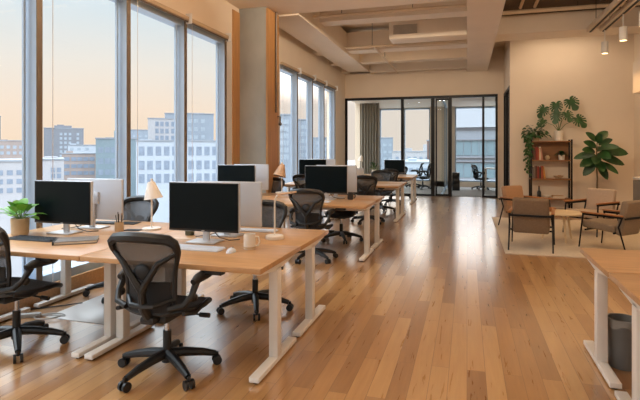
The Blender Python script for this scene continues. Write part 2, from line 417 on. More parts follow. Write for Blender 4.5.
t = thing('wall_valve', 'small brass valve fixed to the wooden side of the column', 'valve', (-3.44, 8.86, 2.08))
MB().tube([(0, 0, .05), (.05, 0, .05), (.05, 0, -.06)], .016, 8).build('valve_body', m_bronze_warmlit, t)
MB().ell((.05, 0, -.09), (.03, .03, .035)).build('valve_knob', m_bronze_warmlit, t)

# light tracks and cylinder spots over the lounge
for x, lab in ((2.62, 'long painted light track without lamps above the lounge'), (2.88, 'long painted light track carrying the three cylinder spots')):
    t = thing('light_track', lab, 'light track', (x, 7.6, 4.12), 0, 'light tracks')
    MB().span(-.07, .07, 0, 4.75, 0, .1).build('track_rail', m_pipe, t, bevel=.008)
    MB().span(-.02, .02, .02, 4.73, -.012, 0).build('track_slot', m_vent, t, smooth=False)
    for y in (.6, 2.4, 4.2): MB().tube([(0, y, .1), (0, y, ZS - 4.12)], .006, 6).build('hanger_rod', m_vent, t)
t = thing('spotlight', '', 'spotlight')
MB().tube([(0, 0, .26), (0, 0, .52)], .012, 8).build('stem', m_white, t)
MB().lathe([(.0, .26), (.065, .26), (.07, .25), (.07, 0), (.06, 0), (.06, .02), (0, .02)], n=24).build('housing', m_white, t)
MB().lathe([(0, .006), (.058, .006), (.058, .016), (0, .016)], n=20).build('lens', m_lamp_on, t)
sp = Maker(t)
for y, lab in ((12.2, 'lit white cylinder spotlight at the far end of the track'), (10.86, 'lit white cylinder spotlight in the middle of the track'), (9.7, 'lit white cylinder spotlight cut by the edge of the photo')):
    sp((2.88, y, 3.60), 0, lab, 'cylinder spotlights over the lounge')
def lamp(kind, name, loc, energy, rgb, size=.1, rot=(0, 0, 0), spot=None, sy=None):
    l = bpy.data.lights.new(name, kind); l.energy = energy; l.color = lin(rgb)
    if kind == 'AREA':
        l.size = size
        if sy: l.shape = 'RECTANGLE'; l.size_y = sy
    else: l.shadow_soft_size = size
    if spot: l.spot_size = spot; l.spot_blend = .8
    o = bpy.data.objects.new(name, l); o.location = loc; o.rotation_euler = rot; C.objects.link(o); return o
WARM = (255, 233, 204)
for y in (12.2, 10.86, 9.7): lamp('SPOT', 'spot_light', (2.88, y, 3.58), 62, (255, 204, 142), .05, (0, 0, 0), 2.2)

# unseen strip lights, added to fill the room from above and from between beams
t = thing('linear_light', '', 'ceiling light')
MB().span(-.9, .9, -.06, .06, 0, .07).build('housing', m_white, t, bevel=.006)
MB().span(-.88, .88, -.05, .05, -.006, .0).build('diffuser', m_strip, t, smooth=False)
for x in (-.7, .7): MB().tube([(x, 0, .07), (x, 0, .9)], .006, 6).build('hanger_rod', m_vent, t)
ll = Maker(t)
LL = [(-2.4, 1.2, 4.05, 130), (-2.4, 4.6, 4.2, 130), (2.3, 1.2, 4.05, 130), (2.3, 4.6, 4.2, 130), (1.9, 7.4, 4.4, 130), (-1.6, 13.5, 4.35, 60), (2.3, 13.6, 4.5, 60)]
for i, (x, y, z, p) in enumerate(LL):
    ll((x, y, z), 0, 'slim linear ceiling light hung out of sight between the beams', 'linear ceiling lights')
    lamp('AREA', 'linear_light_glow', (x, y, z - .02), p * (.16 if x > 1 and y > 7 else .26 if y < 8 else .11), WARM, 1.7, (0, 0, 0), sy=.1)

for x in (-.9, 2.2):  # unseen uplights, added to brighten the ceiling and beam faces
    ll((x, 6.9, 3.95), 0, 'slim linear uplight hung out of sight before the wide beam', 'linear uplights')
    lamp('AREA', 'linear_uplight_glow', (x, 6.97, 4.06), 150 if x < 0 else 40, WARM, 1.7, (PI - .95, 0, 0), sy=.1)

# ------------------------------------------------------------------ meeting rooms behind the glass
def post(x0, x1): return MB().span(x0, x1, YB - .06, YB + .04, 0, ZP)
pt = [(-4.0, -3.93), (-2.10, -2.01), (-1.125, -1.01), (-.555, -.47), (.46, .53), (.86, XS)]
e = bpy.data.objects.new('window_20', None); C.objects.link(e); e['kind'] = 'structure'
for a, b in pt[:5]: post(a, b).build('window_frame', m_blackmetal, e, smooth=False)
MB().span(.86, .925, YB - .06, YB + .04, 0, ZP).build('window_frame', m_blackmetal, e, smooth=False)
MB().span(XW, .925, YB - .07, YB + .05, ZP - .06, ZP + .02).build('window_frame', m_blackmetal, e, smooth=False)
MB().span(XW, -1.05, YB - .05, YB + .03, 0, .06).build('window_frame', m_blackmetal, e, smooth=False)
MB().span(.48, .925, YB - .05, YB + .03, 0, .06).build('window_frame', m_blackmetal, e, smooth=False)
for a, b in ((-3.93, -2.1), (-2.01, -1.125), (.53, .86)):
    MB().span(a, b, YB - .012, YB, .06, ZP - .06).build('glass', m_pglass, e, smooth=False)
struct(MB().span(.925, XS, YB - .05, YB + .1, 0, ZP), 'trim_6', m_paint, smooth=False)
# partition between the two rooms, seen through the gap
e = bpy.data.objects.new('window_21', None); C.objects.link(e); e['kind'] = 'structure'
MB().span(-.80, -.788, YB + .1, YE - .1, .06, ZP - .06).build('glass', m_pglass, e, smooth=False)
fr = MB(); fr.span(-.83, -.76, YE - .2, YE - .1, 0, ZP); fr.span(-.83, -.76, YB + .05, YE - .1, 0, .06); fr.span(-.83, -.76, YB + .05, YE - .1, ZP - .05, ZP + .05)
fr.span(-.82, -.77, 19.2, 19.25, 0, ZP)
fr.build('window_frame', m_alu, e, smooth=False)
# a glass door leaf standing open at the gap
d = bpy.data.objects.new('door_1', None); C.objects.link(d); d['kind'] = 'structure'; d.location = (-.985, YB - .02, 0); d.rotation_euler = (0, 0, .0)
fr = MB(); fr.span(0, .05, -.02, .02, .01, ZP - .07); fr.span(.40, .45, -.02, .02, .01, ZP - .07); fr.span(.05, .4, -.02, .02, .01, .07); fr.span(.05, .4, -.02, .02, ZP - .13, ZP - .07)
fr.build('door_frame', m_blackmetal, d, smooth=False)
MB().span(.05, .40, -.006, .006, .07, ZP - .13).build('glass', m_pglass, d, smooth=False)
MB().tube([(.42, -.06, .8), (.42, -.06, 1.4)], .014, 8).build('door_handle', m_blackmetal, d)
# glazed opening in the side wall near the lounge
e = bpy.data.objects.new('window_22', None); C.objects.link(e); e['kind'] = 'structure'
fr = MB(); fr.span(XS - .01, XS + .09, 14.365, 14.44, 0, ZP); fr.span(XS - .01, XS + .09, 16.4, 16.5, 0, ZP); fr.span(XS - .01, XS + .09, 14.365, 16.5, ZP - .08, ZP); fr.span(XS - .01, XS + .09, 15.6, 15.68, 0, ZP); fr.span(XS - .01, XS + .09, 14.365, 16.5, 0, .06)
fr.build('window_frame', m_blackmetal, e, smooth=False)
MB().span(XS + .03, XS + .045, 14.44, 16.4, .06, ZP - .08).build('glass', m_pglass, e, smooth=False)
# room behind that opening
struct(MB().span(XS + 3.1, XS + 3.2, YL + .16, YE, 0, ZS), 'wall_room_end', m_paint, smooth=False)
struct(MB().span(XW, XS + 3.2, YB + .1, YE, ZP + .02, ZP + .1), 'ceiling_meeting', m_paint, smooth=False)
struct(MB().span(XS + .14, XS + 3.2, YL + .16, YB + .1, ZP + .02, ZP + .1), 'ceiling_side_room', m_paint, smooth=False)
# end facade
e = MB()
e.span(XW - .3, -3.55, YE, YE + .2, 0, ZS); e.span(XW, XS + 3.2, YE, YE + .2, ZP, ZS); e.span(XW, XS + 3.2, YE, YE + .2, 0, .22)
e.span(-1.45, -.47, YE, YE + .2, 0, ZP); e.span(XS + 1.2, XS + 3.2, YE, YE + .2, 0, ZP)
struct(e, 'wall_end', m_paint, smooth=False)
for n, (a, b) in enumerate(((-3.55, -2.53), (-2.53, -1.45), (-.47, 1.15), (1.15, 2.3))):
    q = bpy.data.objects.new('window_%d' % (30 + n), None); C.objects.link(q); q['kind'] = 'structure'
    fr = MB(); fr.span(a, a + .05, YE, YE + .16, .22, ZP); fr.span(b - .05, b, YE, YE + .16, .22, ZP); fr.span(a, b, YE, YE + .16, ZP - .06, ZP); fr.span(a, b, YE, YE + .16, .22, .28)
    fr.build('window_frame', m_alu, q, smooth=False)
    MB().span(a + .05, b - .05, YE + .08, YE + .09, .28, ZP - .06).build('glass', m_glass, q, smooth=False)
# curtain
def cur(u, v):
    return (-3.8 + .72 * u, 18.2 + .05 * math.sin(u * 44), .03 + v * 3.2)
c = MB().grid(cur, 90, 2, .006).build('curtain', m_curtain); tag(c, 'grey pleated curtain drawn aside inside the glass meeting room', 'curtain')

# ------------------------------------------------------------------ desks
DW, DD, DH, TH = 1.385, .80, .747, .036
def make_desk():
    t = thing('standing_desk', '', 'desk')
    MB().span(0, DW, 0, DD, DH - TH, DH).build('desktop', m_desk, t, bevel=.004)
    for s, x in ((-1, .056), (1, DW - .056)):
        foot = MB(); foot.span(x - .035, x + .035, .02, DD - .04, .012, .046); foot.build('foot', m_white, t, bevel=.005)
        pads = MB()
        for y in (.06, DD - .08): pads.lathe([(0, 0), (.022, 0), (.022, .013), (0, .013)], (x, y, 0), 12)
        pads.build('levelling_pad', m_black, t)
        lg = MB(); lg.span(x - .033, x + .033, .355, .435, .046, .66); lg.span(x - .030, x + .030, .360, .430, .66, DH - TH - .03)
        lg.build('leg', m_white, t, bevel=.004)
        # tapered side bracket under the top
        a = MB(); zt = DH - TH - .001
        prof = [(.06, zt), (DD - .06, zt), (DD - .06, zt - .02), (.46, zt - .05), (.33, zt - .05), (.06, zt - .02)]
        vs = [(x - .03, y, z) for y, z in prof] + [(x + .03, y, z) for y, z in prof]; n = len(prof)
        a.add(vs, [tuple(range(n)), tuple(range(2 * n - 1, n - 1, -1))] + [(i, (i + 1) % n, n + (i + 1) % n, n + i) for i in range(n)])
        a.build('side_bracket', m_white, t, bevel=.003)
    MB().span(.12, DW - .12, .37, .42, DH - TH - .075, DH - TH - .03).build('crossbar', m_white, t, bevel=.003)
    MB().span(.35, DW - .35, .55, .68, DH - TH - .09, DH - TH - .02).build('cable_tray', m_black, t, bevel=.004)
    MB().span(DW - .42, DW - .28, .01, .07, DH - TH - .028, DH - TH).build('height_switch', m_black, t, bevel=.003)
    return t
desk = Maker(make_desk())
XD = (-1.25 - DW, -1.25 - 2 * DW - .006); XO = (0, -.05, -.12, -.19)     # near-aisle and window-side columns of the bench blocks
ISL = (2.92, 6.57, 10.35, 13.95)
dl = ['in the bench nearest the camera', 'in the second bench from the camera', 'in the third bench from the camera', 'in the last bench before the glass rooms']
who = {(0, 0): 'bearing white keyboard, mouse and mug', (0, 1): 'bearing dark keyboard and papers, by the window',
       (0, 2): 'bearing the bent-arm white lamp', (0, 3): 'bearing the white conical lamp and pencil cup, by the window'}
for i, y in enumerate(ISL):
    gy = y + DD + .012
    for k in range(4):
        back = k >= 2; x0 = XD[k % 2] + XO[i]; sx_ = 1.0
        if k % 2: x1 = x0 + DW; x0 = max(x0, XW + .045); sx_ = (x1 - x0) / DW
        side = ('aisle-side' if k % 2 == 0 else 'window-side') + (' rear' if back else ' front')
        lab = 'oak-topped white standing desk, ' + (who.get((i, k)) or side + ' one') + ' ' + dl[i]
        if (i, k) in who: lab = 'oak-topped white standing desk ' + who[(i, k)]
        if back: desk((x0 + DW * sx_, gy + DD, 0), PI, lab, 'oak standing desks in the window benches', (sx_, 1, 1))
        else: desk((x0, y, 0), 0, lab, 'oak standing desks in the window benches', (sx_, 1, 1))
# the pair cut by the frame's edge
desk((.835 + DW, 4.27, 0), PI, 'oak standing desk over the grey waste bin', 'oak standing desks across the aisle')
desk((.835, 2.65, 0), 0, 'oak standing desk in the lower corner of the photo, before the bin', 'oak standing desks across the aisle')

# ------------------------------------------------------------------ office chair
def make_chair():
    t = thing('office_chair', '', 'office chair')
    base = MB().lathe([(0, .07), (.036, .07), (.036, .125), (.03, .15), (0, .15)], n=16).build('base', m_black, t)
    for k in range(5):
        a = math.radians(-35 + 72 * k); cx, cy = math.cos(a), math.sin(a)
        pts = [(cx * r, cy * r, z) for r, z in ((.02, .125), (.12, .118), (.24, .098), (.325, .075))]
        MB().tube(pts, [.034, .031, .026, .02], 10).build('leg', m_black, base)
        q = MB(); ax, ay = -cy, cx; px, py = cx * .335, cy * .335
        q.tube([(px, py, .085), (px, py, .05)], .012, 8)
        for s in (-1, 1): q.tube([(px + ax * s * .012, py + ay * s * .012, .031), (px + ax * s * .03, py + ay * s * .03, .031)], .031, 14)
        q.build('caster', m_black, base)
    MB().tube([(0, 0, .14), (0, 0, .28)], .028, 14).build('gas_lift', m_black, t)
    MB().tube([(0, 0, .28), (0, 0, .40)], .019, 12).build('lift_piston', m_chrome, t)
    q = MB(); q.span(-.09, .09, -.16, .12, .375, .43); q.span(-.05, .05, -.24, -.12, .39, .44)
    q.build('tilt_mechanism', m_black, t, bevel=.015)
    q = MB(); q.tube([(.08, .03, .40), (.25, .03, .395)], .007, 8); q.tube([(.23, .03, .395), (.30, .03, .395)], .016, 10)
    q.build('height_lever', m_black, t)
    q = MB(); q.tube([(-.08, .0, .40), (-.23, .0, .395)], .007, 8); q.tube([(-.21, 0, .395), (-.27, 0, .395)], .016, 10)
    q.build('tension_knob', m_black, t)
    # seat: rounded pan with a falling front edge
    def seat(u, v):
        a, b = 2 * u - 1, 2 * v - 1
        x = a * math.sqrt(1 - b * b * .35) * .25; y = b * math.sqrt(1 - a * a * .35) * .235 + .03
        z = .455 + .02 * a * a - .05 * max(0, b - .3) ** 2 * 1.5 + .012 * b * b
        return (x, y, z)
    MB().grid(seat, 14, 14, .022).build('seat', m_seatmesh, t)
    rim = []
    for i in range(14): rim.append(seat(i / 14, 0))
    for i in range(14): rim.append(seat(1, i / 14))
    for i in range(14): rim.append(seat(1 - i / 14, 1))
    for i in range(14): rim.append(seat(0, 1 - i / 14))
    MB().tube([(x, y, z - .014) for x, y, z in rim], .019, 8, closed=True).build('seat_frame', m_black, t)
    # back: shield outline, wide at the shoulders, narrow at the waist
    hw = [(0, .13), (.05, .158), (.15, .170), (.30, .170), (.45, .174), (.58, .185), (.72, .212), (.84, .23), (.93, .228), (.975, .215), (1.0, .185)]
    def half(s):
        for (a, p), (b, q) in zip(hw, hw[1:]):
            if s <= b: return p + (q - p) * (s - a) / (b - a)
        return hw[-1][1]
    def back(u, v):
        a = 2 * u - 1; s = v
        z = .458 + .490 * s + .018 * (1 - a * a) * max(0, s - .8) * 5
        y = -.215 - .13 * s + .05 * math.sin(s * PI) + .055 * a * a * (.4 + .6 * s)
        return (a * half(s), y, z)
    MB().grid(back, 12, 22, .006).build('backrest', m_mesh, t)
    rim = [back(0, .02 + .98 * i / 18) for i in range(18)] + [back(i / 10, 1) for i in range(10)] + [back(1, 1 - .98 * i / 18) for i in range(19)] + [back(1 - i / 6, .0) for i in range(1, 6)]
    rr = []
    for x, y, z in rim: rr.append(.015 + .020 * max(0, (z - .8) / .17))
    MB().tube(rim, rr, 8, closed=True).build('back_frame', m_black, t)
    MB().grid(lambda u, v: tuple(V(back(.06 + .88 * u, .02 + v * .40)) + V((0, -.012, 0))), 8, 8, .010).build('lower_back_panel', m_seatmesh, t)  # opaque sheet added for the dark seat seen through the mesh
    q = MB()
    for s in (-1, 1):
        p = back((s + 1) / 2, .82)
        q.tube([(p[0], p[1] - .004, p[2]), (s * .125, -.30, .80), (s * .035, -.295, .67), (0, -.285, .62)], [.012, .018, .022, .028], 8)
    q.tube([(0, -.288, .63), (0, -.27, .51), (0, -.20, .42)], [.024, .03, .034], 10)
    q.tube([back(0, .2), (-.08, -.285, .53), (0, -.29, .525), (.08, -.285, .53), back(1, .2)], .016, 8)
    q.build('spine', m_black, t)
    MB().ell((0, -.275, .735), (.062, .024, .052), 18, 8).build('lumbar_pad', m_blackpad, t)
    for s in (-1, 1):
        q = MB(); q.tube([(s * .15, -.23, .50), (s * .24, -.20, .52), (s * .268, -.15, .57), (s * .27, -.09, .645)], [.02, .02, .02, .024], 10)
        q.tube([(s * .24, -.2, .47), (s * .262, -.10, .45), (s * .262, .05, .475)], [.014, .016, .012], 8)
        q.build('arm_support', m_black, t)
        q = MB()
        q.tube([(s * .272, -.135, .655), (s * .275, -.08, .668), (s * .272, .02, .672), (s * .262, .10, .668), (s * .255, .135, .660)], [.02, .033, .036, .034, .02], 12)
        q.v = [(x, y, .664 + (z - .664) * .95) for x, y, z in q.v]
        q.build('arm_pad', m_blackpad, t)
        q = MB(); q.ell((s * .268, -.13, .56), (.03, .03, .03), 12, 8); q.build('arm_knob', m_black, t)
    return t
chair = Maker(make_chair())
G = 'black mesh office chairs at the window benches'
B = 'black mesh office chair '
chair((-1.95, 2.96, 0), 0.02, B + 'seen from behind, pushed to the desk with the white keyboard', G)
chair((-3.29, 3.0, 0), -.1, B + 'cut by the photo edge, at the desk with dark keyboard', G)
chair((-1.92, 4.36, 0), PI + .12, B + 'facing the camera under the desk with the bent-arm lamp', G)
chair((-3.46, 4.42, 0), PI - .1, B + 'facing the camera behind the white conical lamp', G)
chair((-2.03, 6.55, 0), -.02, B + 'seen from behind, front of the second bench', G)
chair((-2.0, 8.05, 0), PI + .1, B + 'facing the camera behind the dark mug and keyboard', G)
chair((-3.45, 8.3, 0), PI - .05, B + 'facing the camera, window end of the second bench', G)
chair((-1.95, 10.15, 0), -.05, B + 'seen from behind, aisle front of the third bench', G)
chair((-3.3, 10.25, 0), .05, B + 'seen from behind, window front of the third bench', G)
chair((-2.02, 12.1, 0), PI + .08, B + 'facing the camera, rear of the third bench', G)
chair((-2.0, 13.75, 0), -.03, B + 'seen from behind, front of the last bench', G)
chair((-2.02, 15.6, 0), PI + .05, B + 'facing the camera, rear of the last bench', G)

# ------------------------------------------------------------------ monitors (screen faces -Y)
def make_monitor():
    t = thing('monitor', '', 'monitor'); w, z0, z1 = .30, .088, .490
    MB().span(-w, w, -.012, .022, z0, z1).build('casing', m_shell, t, bevel=.008)
    MB().span(-w + .004, w - .004, -.016, -.0125, z0 + .004, z1 - .004).build('bezel', m_black, t, bevel=.001)
    MB().span(-w + .012, w - .012, -.0185, -.0165, z0 + .022, z1 - .012).build('screen', m_screen, t, smooth=False)
    MB().span(-.012, .012, -.0185, -.0165, z0 + .008, z0 + .014).build('badge', m_silver, t, smooth=False)
    q = MB(); q.span(-.028, .028, .03, .05, .012, .30); q.span(-.06, .06, .02, .045, .24, .36)
    q.build('stand_neck', m_silver, t, bevel=.004)
    MB().span(-.12, .12, -.07, .11, 0, .013).build('stand_base', m_silver, t, bevel=.005)
    MB().tube([(.0, .05, .16), (.02, .09, .10), (.08, .10, .03), (.16, .11, .008), (.22, .18, .006)], .004, 6).build('cable', m_cable, t)
    return t
mon = Maker(make_monitor()); GM = 'monitors on the window benches'; ZD = DH
Y1, Y2 = 3.64, 4.02
mon((-3.5, Y1 + .04, ZD), 0, 'black-screened monitor behind the dark keyboard, beside the potted plant', GM, (1.04, 1, .97))
mon((-2.055, Y1, ZD), 0, 'black-screened monitor behind the white keyboard and mug', GM, (1.06, 1, 1))
mon((-3.47, Y2 + .03, ZD), PI + .03, 'monitor showing its pale back behind the pencil cup', GM)
mon((-2.02, Y2, ZD), PI, 'monitor showing its pale back beside the bent-arm lamp', GM)
mon((-3.54, 7.3, ZD), 0, 'black-screened monitor on the second bench by the window', GM, (1.1, 1, 1.05))
mon((-3.47, 7.72, ZD), PI, 'monitor showing its pale back in front of the concrete column', GM, (1.05, 1, 1.05))
mon((-2.05, 7.3, ZD), 0, 'black-screened monitor beside the dark mug on the second bench', GM, (1.12, 1, 1.05))
mon((-1.985, 7.68, ZD), PI, 'pale-backed monitor just behind the one beside the dark mug', GM, (1.1, 1, 1.05))
mon((-3.41, 11.0, ZD), 0, 'small black-screened monitor on the third bench by the window', GM, (1.1, 1, 1.1))
mon((-3.3, 11.4, ZD), PI, 'pale-backed monitor on the third bench by the window', GM, (1.1, 1, 1.1))
mon((-2.05, 14.75, ZD), 0, 'dark monitor on the last bench beside the leafy plant', GM, (1.0, 1, .95))

# ------------------------------------------------------------------ desk objects
def keyboard(loc, rz, label, body, keys, w=.43, d=.13, scale=1.):
    t = thing('keyboard', label, 'keyboard', loc, rz)
    vs = MB().span(-w / 2, w / 2, -d / 2, d / 2, 0, .012); vs.build('case', body, t, bevel=.004)
    k = MB()
    for r in range(5):
        n = 14 if r else 6
        for c in range(14):
            if r == 0 and 3 < c < 10:
                if c == 4: k.box((-w / 2 + .02 + (w - .04) * 6.5 / 13, -d / 2 + .018, .0145), ((w - .04) * 5.6 / 13, .018, .005))
                continue
            k.box((-w / 2 + .02 + (w - .04) * c / 13, -d / 2 + .018 + r * (d - .036) / 4, .0145), ((w - .04) / 13 * .82, .019, .005))
    o = k.build('keys', keys, t, smooth=False)
    return t
keyboard((-3.49, 3.36, ZD), .0, 'dark slate keyboard in front of the monitor beside the potted plant', m_darkkey, m_darkkey, .46, .15)
keyboard((-1.97, 3.385, ZD), -.02, 'white keyboard in front of the monitor beside the mug', m_key, m_key, .42, .14)
keyboard((-1.88, 4.29, ZD), .05, 'pale keyboard on the far desk behind the bent-arm lamp', m_key, m_key, .40, .12)
keyboard((-3.62, 4.30, ZD), .1, 'dark keyboard on the far desk beneath the pale monitor back', m_darkkey, m_darkkey, .40, .12)
keyboard((-2.1, 6.95, ZD), 0, 'pale keyboard on the second bench near the dark mug', m_key, m_key, .42, .13)
# notebook and papers
t = thing('notebook', 'stacked grey notebook and papers beside the dark keyboard', 'notebook', (-3.06, 3.36, ZD), .62)
MB().span(-.16, .16, -.11, .11, 0, .008).build('back_cover', m_cover, t, bevel=.002)
MB().span(-.155, .155, -.105, .105, .008, .022).build('pages', m_paper, t, smooth=False)
MB().span(-.16, .16, -.11, .11, .022, .027).build('front_cover', m_cover, t, bevel=.002)
MB().span(-.165, -.15, -.11, .11, .0, .03).build('spine', m_black, t, bevel=.003)
# mouse
t = thing('computer_mouse', 'white computer mouse beside the white keyboard', 'mouse', (-1.665, 3.345, ZD), .05)
q = MB().ell((0, 0, .0), (.032, .056, .034), 18, 10); q.v = [(x, y, max(z, 0.001)) for x, y, z in q.v]; q.build('shell', m_key, t)
MB().ell((0, .03, .031), (.004, .010, .005), 8, 6).build('scroll_wheel', m_greywall, t)
# mugs
def mug(loc, rz, label, mt, r=.042, h=.095, band=None, cat='mug', handle=True):
    t = thing('mug', label, cat, loc, rz)
    MB().lathe([(0, 0), (r * .92, 0), (r, .008), (r, h), (r - .005, h), (r - .006, .012), (0, .012)], n=24).build('cup_body', mt, t)
    if handle:
        MB().tube([(r - .002, 0, h * .82), (r + .022, 0, h * .8), (r + .03, 0, h * .5), (r + .02, 0, h * .22), (r - .002, 0, h * .2)], .006, 8).build('handle', mt, t)
    if band: MB().lathe([(r + .0006, 0.006), (r + .0012, .006), (r + .0012, .020), (r + .0006, .020)], n=24).build('base_band', band, t)
    return t
mug((-1.59, 3.505, ZD), .35, 'white ceramic mug with a tan base on the nearest bench', m_ceramic, .045, .115, m_potbeige)
mug((-1.70, 7.42, ZD), .3, 'dark navy mug on the second bench', m_navy, .045, .11)
# pencil cups
def pencup(loc, label, mt):
    t = thing('pencil_cup', label, 'pencil cup', loc)
    MB().lathe([(0, 0), (.038, 0), (.04, .004), (.04, .085), (.035, .085), (.035, .008), (0, .008)], n=20).build('cup_body', mt, t)
    for i in range(5):
        a = i * 1.3; x, y = .015 * math.cos(a), .015 * math.sin(a)
        MB().tube([(x, y, .01), (x * 2.0, y * 2.0, .15 + .012 * (i % 3))], .0045, 6).build('pen', (m_black, m_armwood, m_black, m_navy, m_vent)[i], t)
pencup((-3.10, 3.93, ZD), 'pale pencil cup with dark pens in front of the conical lamp', m_potbeige)
mug((-2.36, 3.93, ZD), .3, 'small olive cup behind the front chair, under the monitor', mat('olive_ceramic', (86, 92, 76), .4), .04, .085, handle=False, cat='cup')
# slim dark phone and pads on the far side
for loc, rz, lab in (((-3.35, 4.36, ZD), .2, 'dark closed tablet lying on the far desk by the pale monitor back'), ((-3.0, 4.0, ZD), .15, 'flat dark phone lying beside the pencil cup')):
    t = thing('tablet' if 'tablet' in lab else 'phone', lab, 'tablet' if 'tablet' in lab else 'phone', loc, rz)
    a, b = (.12, .085) if 'tablet' in lab else (.075, .037)
    MB().span(-a, a, -b, b, 0, .008).build('case', m_black, t, bevel=.003); MB().span(-a + .006, a - .006, -b + .006, b - .006, .008, .009).build('screen', m_screen, t, smooth=False)

# conical white lamps
def cone_lamp(loc, rz, label, shade_mat, h=.44, s=1., tilt=.25, group=None):
    t = thing('desk_lamp', label, 'lamp', loc, rz, group); t.scale = (s, s, s)
    MB().lathe([(0, 0), (.085, 0), (.088, .006), (.086, .016), (.03, .022), (0, .022)], n=28).build('base', m_lampw, t)
    MB().tube([(0, 0, .02), (0, 0, h)], .008, 10).build('pole', m_lampw, t)
    mt = M4.Translation((0, 0, h + .075)) @ M4.Rotation(tilt, 4, 'Y')
    MB().lathe([(.088, -.12), (.036, .03), (.027, .044), (.0, .045), (.0, .04), (.022, .036), (.028, .026), (.082, -.12)], n=28, mtx=mt).build('lamp_shade', shade_mat, t)
    MB().ell((0, 0, -.04), (.026, .026, .034), 12, 8, mtx=mt).build('bulb', m_ceramic, t)
    MB().tube([(0, 0, h + .10), (.0, 0, h + .145)], .012, 8).build('finial', m_lampw, t)
    return t
cone_lamp((-2.87, 4.10, ZD), .2, 'white conical desk lamp before the window, behind the front chair', m_lampw, .335, tilt=-.16)
cone_lamp((-3.10, 8.18, ZD), .9, 'small copper-toned conical lamp on the second bench before the column', m_copper, .27, 1.3, tilt=.3)
t = cone_lamp((-3.12, 15.1, ZD), 0, 'small white desk lamp on the last bench beside the leafy plant', m_lampw, .46)
# bent-arm lamp
t = thing('bent_arm_lamp', 'slim white lamp with a bent arm at the corner of the nearest bench', 'lamp', (-1.565, 3.96, ZD), .0)
MB().lathe([(0, 0), (.075, 0), (.078, .006), (.076, .026), (.07, .032), (0, .032)], n=28).build('base', m_lampw, t)
pts = [(0, 0, .03), (0, 0, .30)]
for k in range(7):
    a = k / 6 * PI / 2; pts.append((.045 - .045 * math.cos(a), 0, .30 + .075 * math.sin(a)))
pts += [(.10, 0, .384), (.16, 0, .398)]
MB().tube(pts, .007, 10).build('bent_arm', m_lampw, t)
MB().bar((.03, 0, .377), (.19, 0, .402), .05, .014).build('lamp_head', m_copper, t, bevel=.004)

# laptop on the last bench
t = thing('laptop', 'pale open laptop far off beside the white lamp', 'laptop', (-3.05, 14.5, ZD), PI)
MB().span(-.16, .16, -.11, .11, 0, .014).build('keyboard_deck', m_silver, t, bevel=.003)
MB().bar((0, .11, .014), (0, .16, .22), .32, .008).build('lid', m_silver, t, bevel=.002)

# ------------------------------------------------------------------ plants
def leaf(mb, base, d, up, L, W, droop=.3, n=8, fold=.15):
    """an oval pointed leaf from base along d, folded along the midrib"""
    d = V(d).normalized(); up = V(up); s = d.cross(up)
    if s.length < 1e-4: s = d.cross(V((1, 0, 0)))
    s.normalize(); nrm = s.cross(d).normalized(); base = V(base)
    rows = []
    for i in range(n + 1):
        u = i / n; w = W * math.sin(PI * min(1, u * .92 + .04)) ** .75 * (1 - .25 * u) if 0 < i < n else .003
        c = base + d * (L * u) - V((0, 0, 1)) * (droop * L * u * u)
        rows.append((c - s * w / 2 + nrm * fold * w, c, c + s * w / 2 + nrm * fold * w))
    vs = [p for r in rows for p in r]
    fs = []
    for i in range(n):
        a = 3 * i; fs += [(a, a + 1, a + 4, a + 3), (a + 1, a + 2, a + 5, a + 4)]
    mb.add(vs, fs)

def potted(name, label, loc, pot_prof, pot_m, cat='plant'):
    t = thing(name, label, cat, loc)
    MB().lathe(pot_prof, n=28).build('pot', pot_m, t)
    zt = max(z for r, z in pot_prof); rt = max(r for r, z in pot_prof) * .88
    MB().lathe([(0, zt - .03), (rt, zt - .03), (rt * .9, zt - .015), (0, zt - .012)], n=20).build('soil', m_soil, t)
    return t
P1 = [(0, 0), (.066, 0), (.07, .005), (.075, .145), (.07, .148), (.066, .13), (0, .13)]
t = potted('potted_plant', 'bright green leafy plant in a beige pot beside the left monitor', (-3.82, 3.52, ZD), P1, m_potbeige)
q = MB(); st = MB()
rnd = random.Random(3)
for i in range(22):
    a = i * 2.4; el = .3 + 1.05 * ((i * 7) % 22) / 22
    d = V((math.cos(a) * math.cos(el), math.sin(a) * math.cos(el), math.sin(el)))
    b = V((0, 0, .13)); p = b + d * (.05 + .06 * rnd.random())
    st.tube([b, p], .003, 5); leaf(q, p, d, (0, 0, 1), .135 + .04 * rnd.random(), .105, .35, fold=.08)
st.build('stems', m_gstem, t); q.build('leaves', m_leaf, t)
# plant on the last bench
t = potted('potted_plant', 'dark leafy plant on the last bench before the glass rooms', (-2.75, 15.25, ZD), P1, m_ceramic)
q = MB(); st = MB()
for i in range(26):
    a = i * 2.4; el = .2 + 1.1 * ((i * 11) % 26) / 26
    d = V((math.cos(a) * math.cos(el), math.sin(a) * math.cos(el), math.sin(el))); b = V((0, 0, .1)); p = b + d * (.1 + .12 * rnd.random())
    st.tube([b, p], .003, 5); leaf(q, p, d, (0, 0, 1), .14, .075, .3)
st.build('stems', m_gstem, t); q.build('leaves', m_leafd, t)

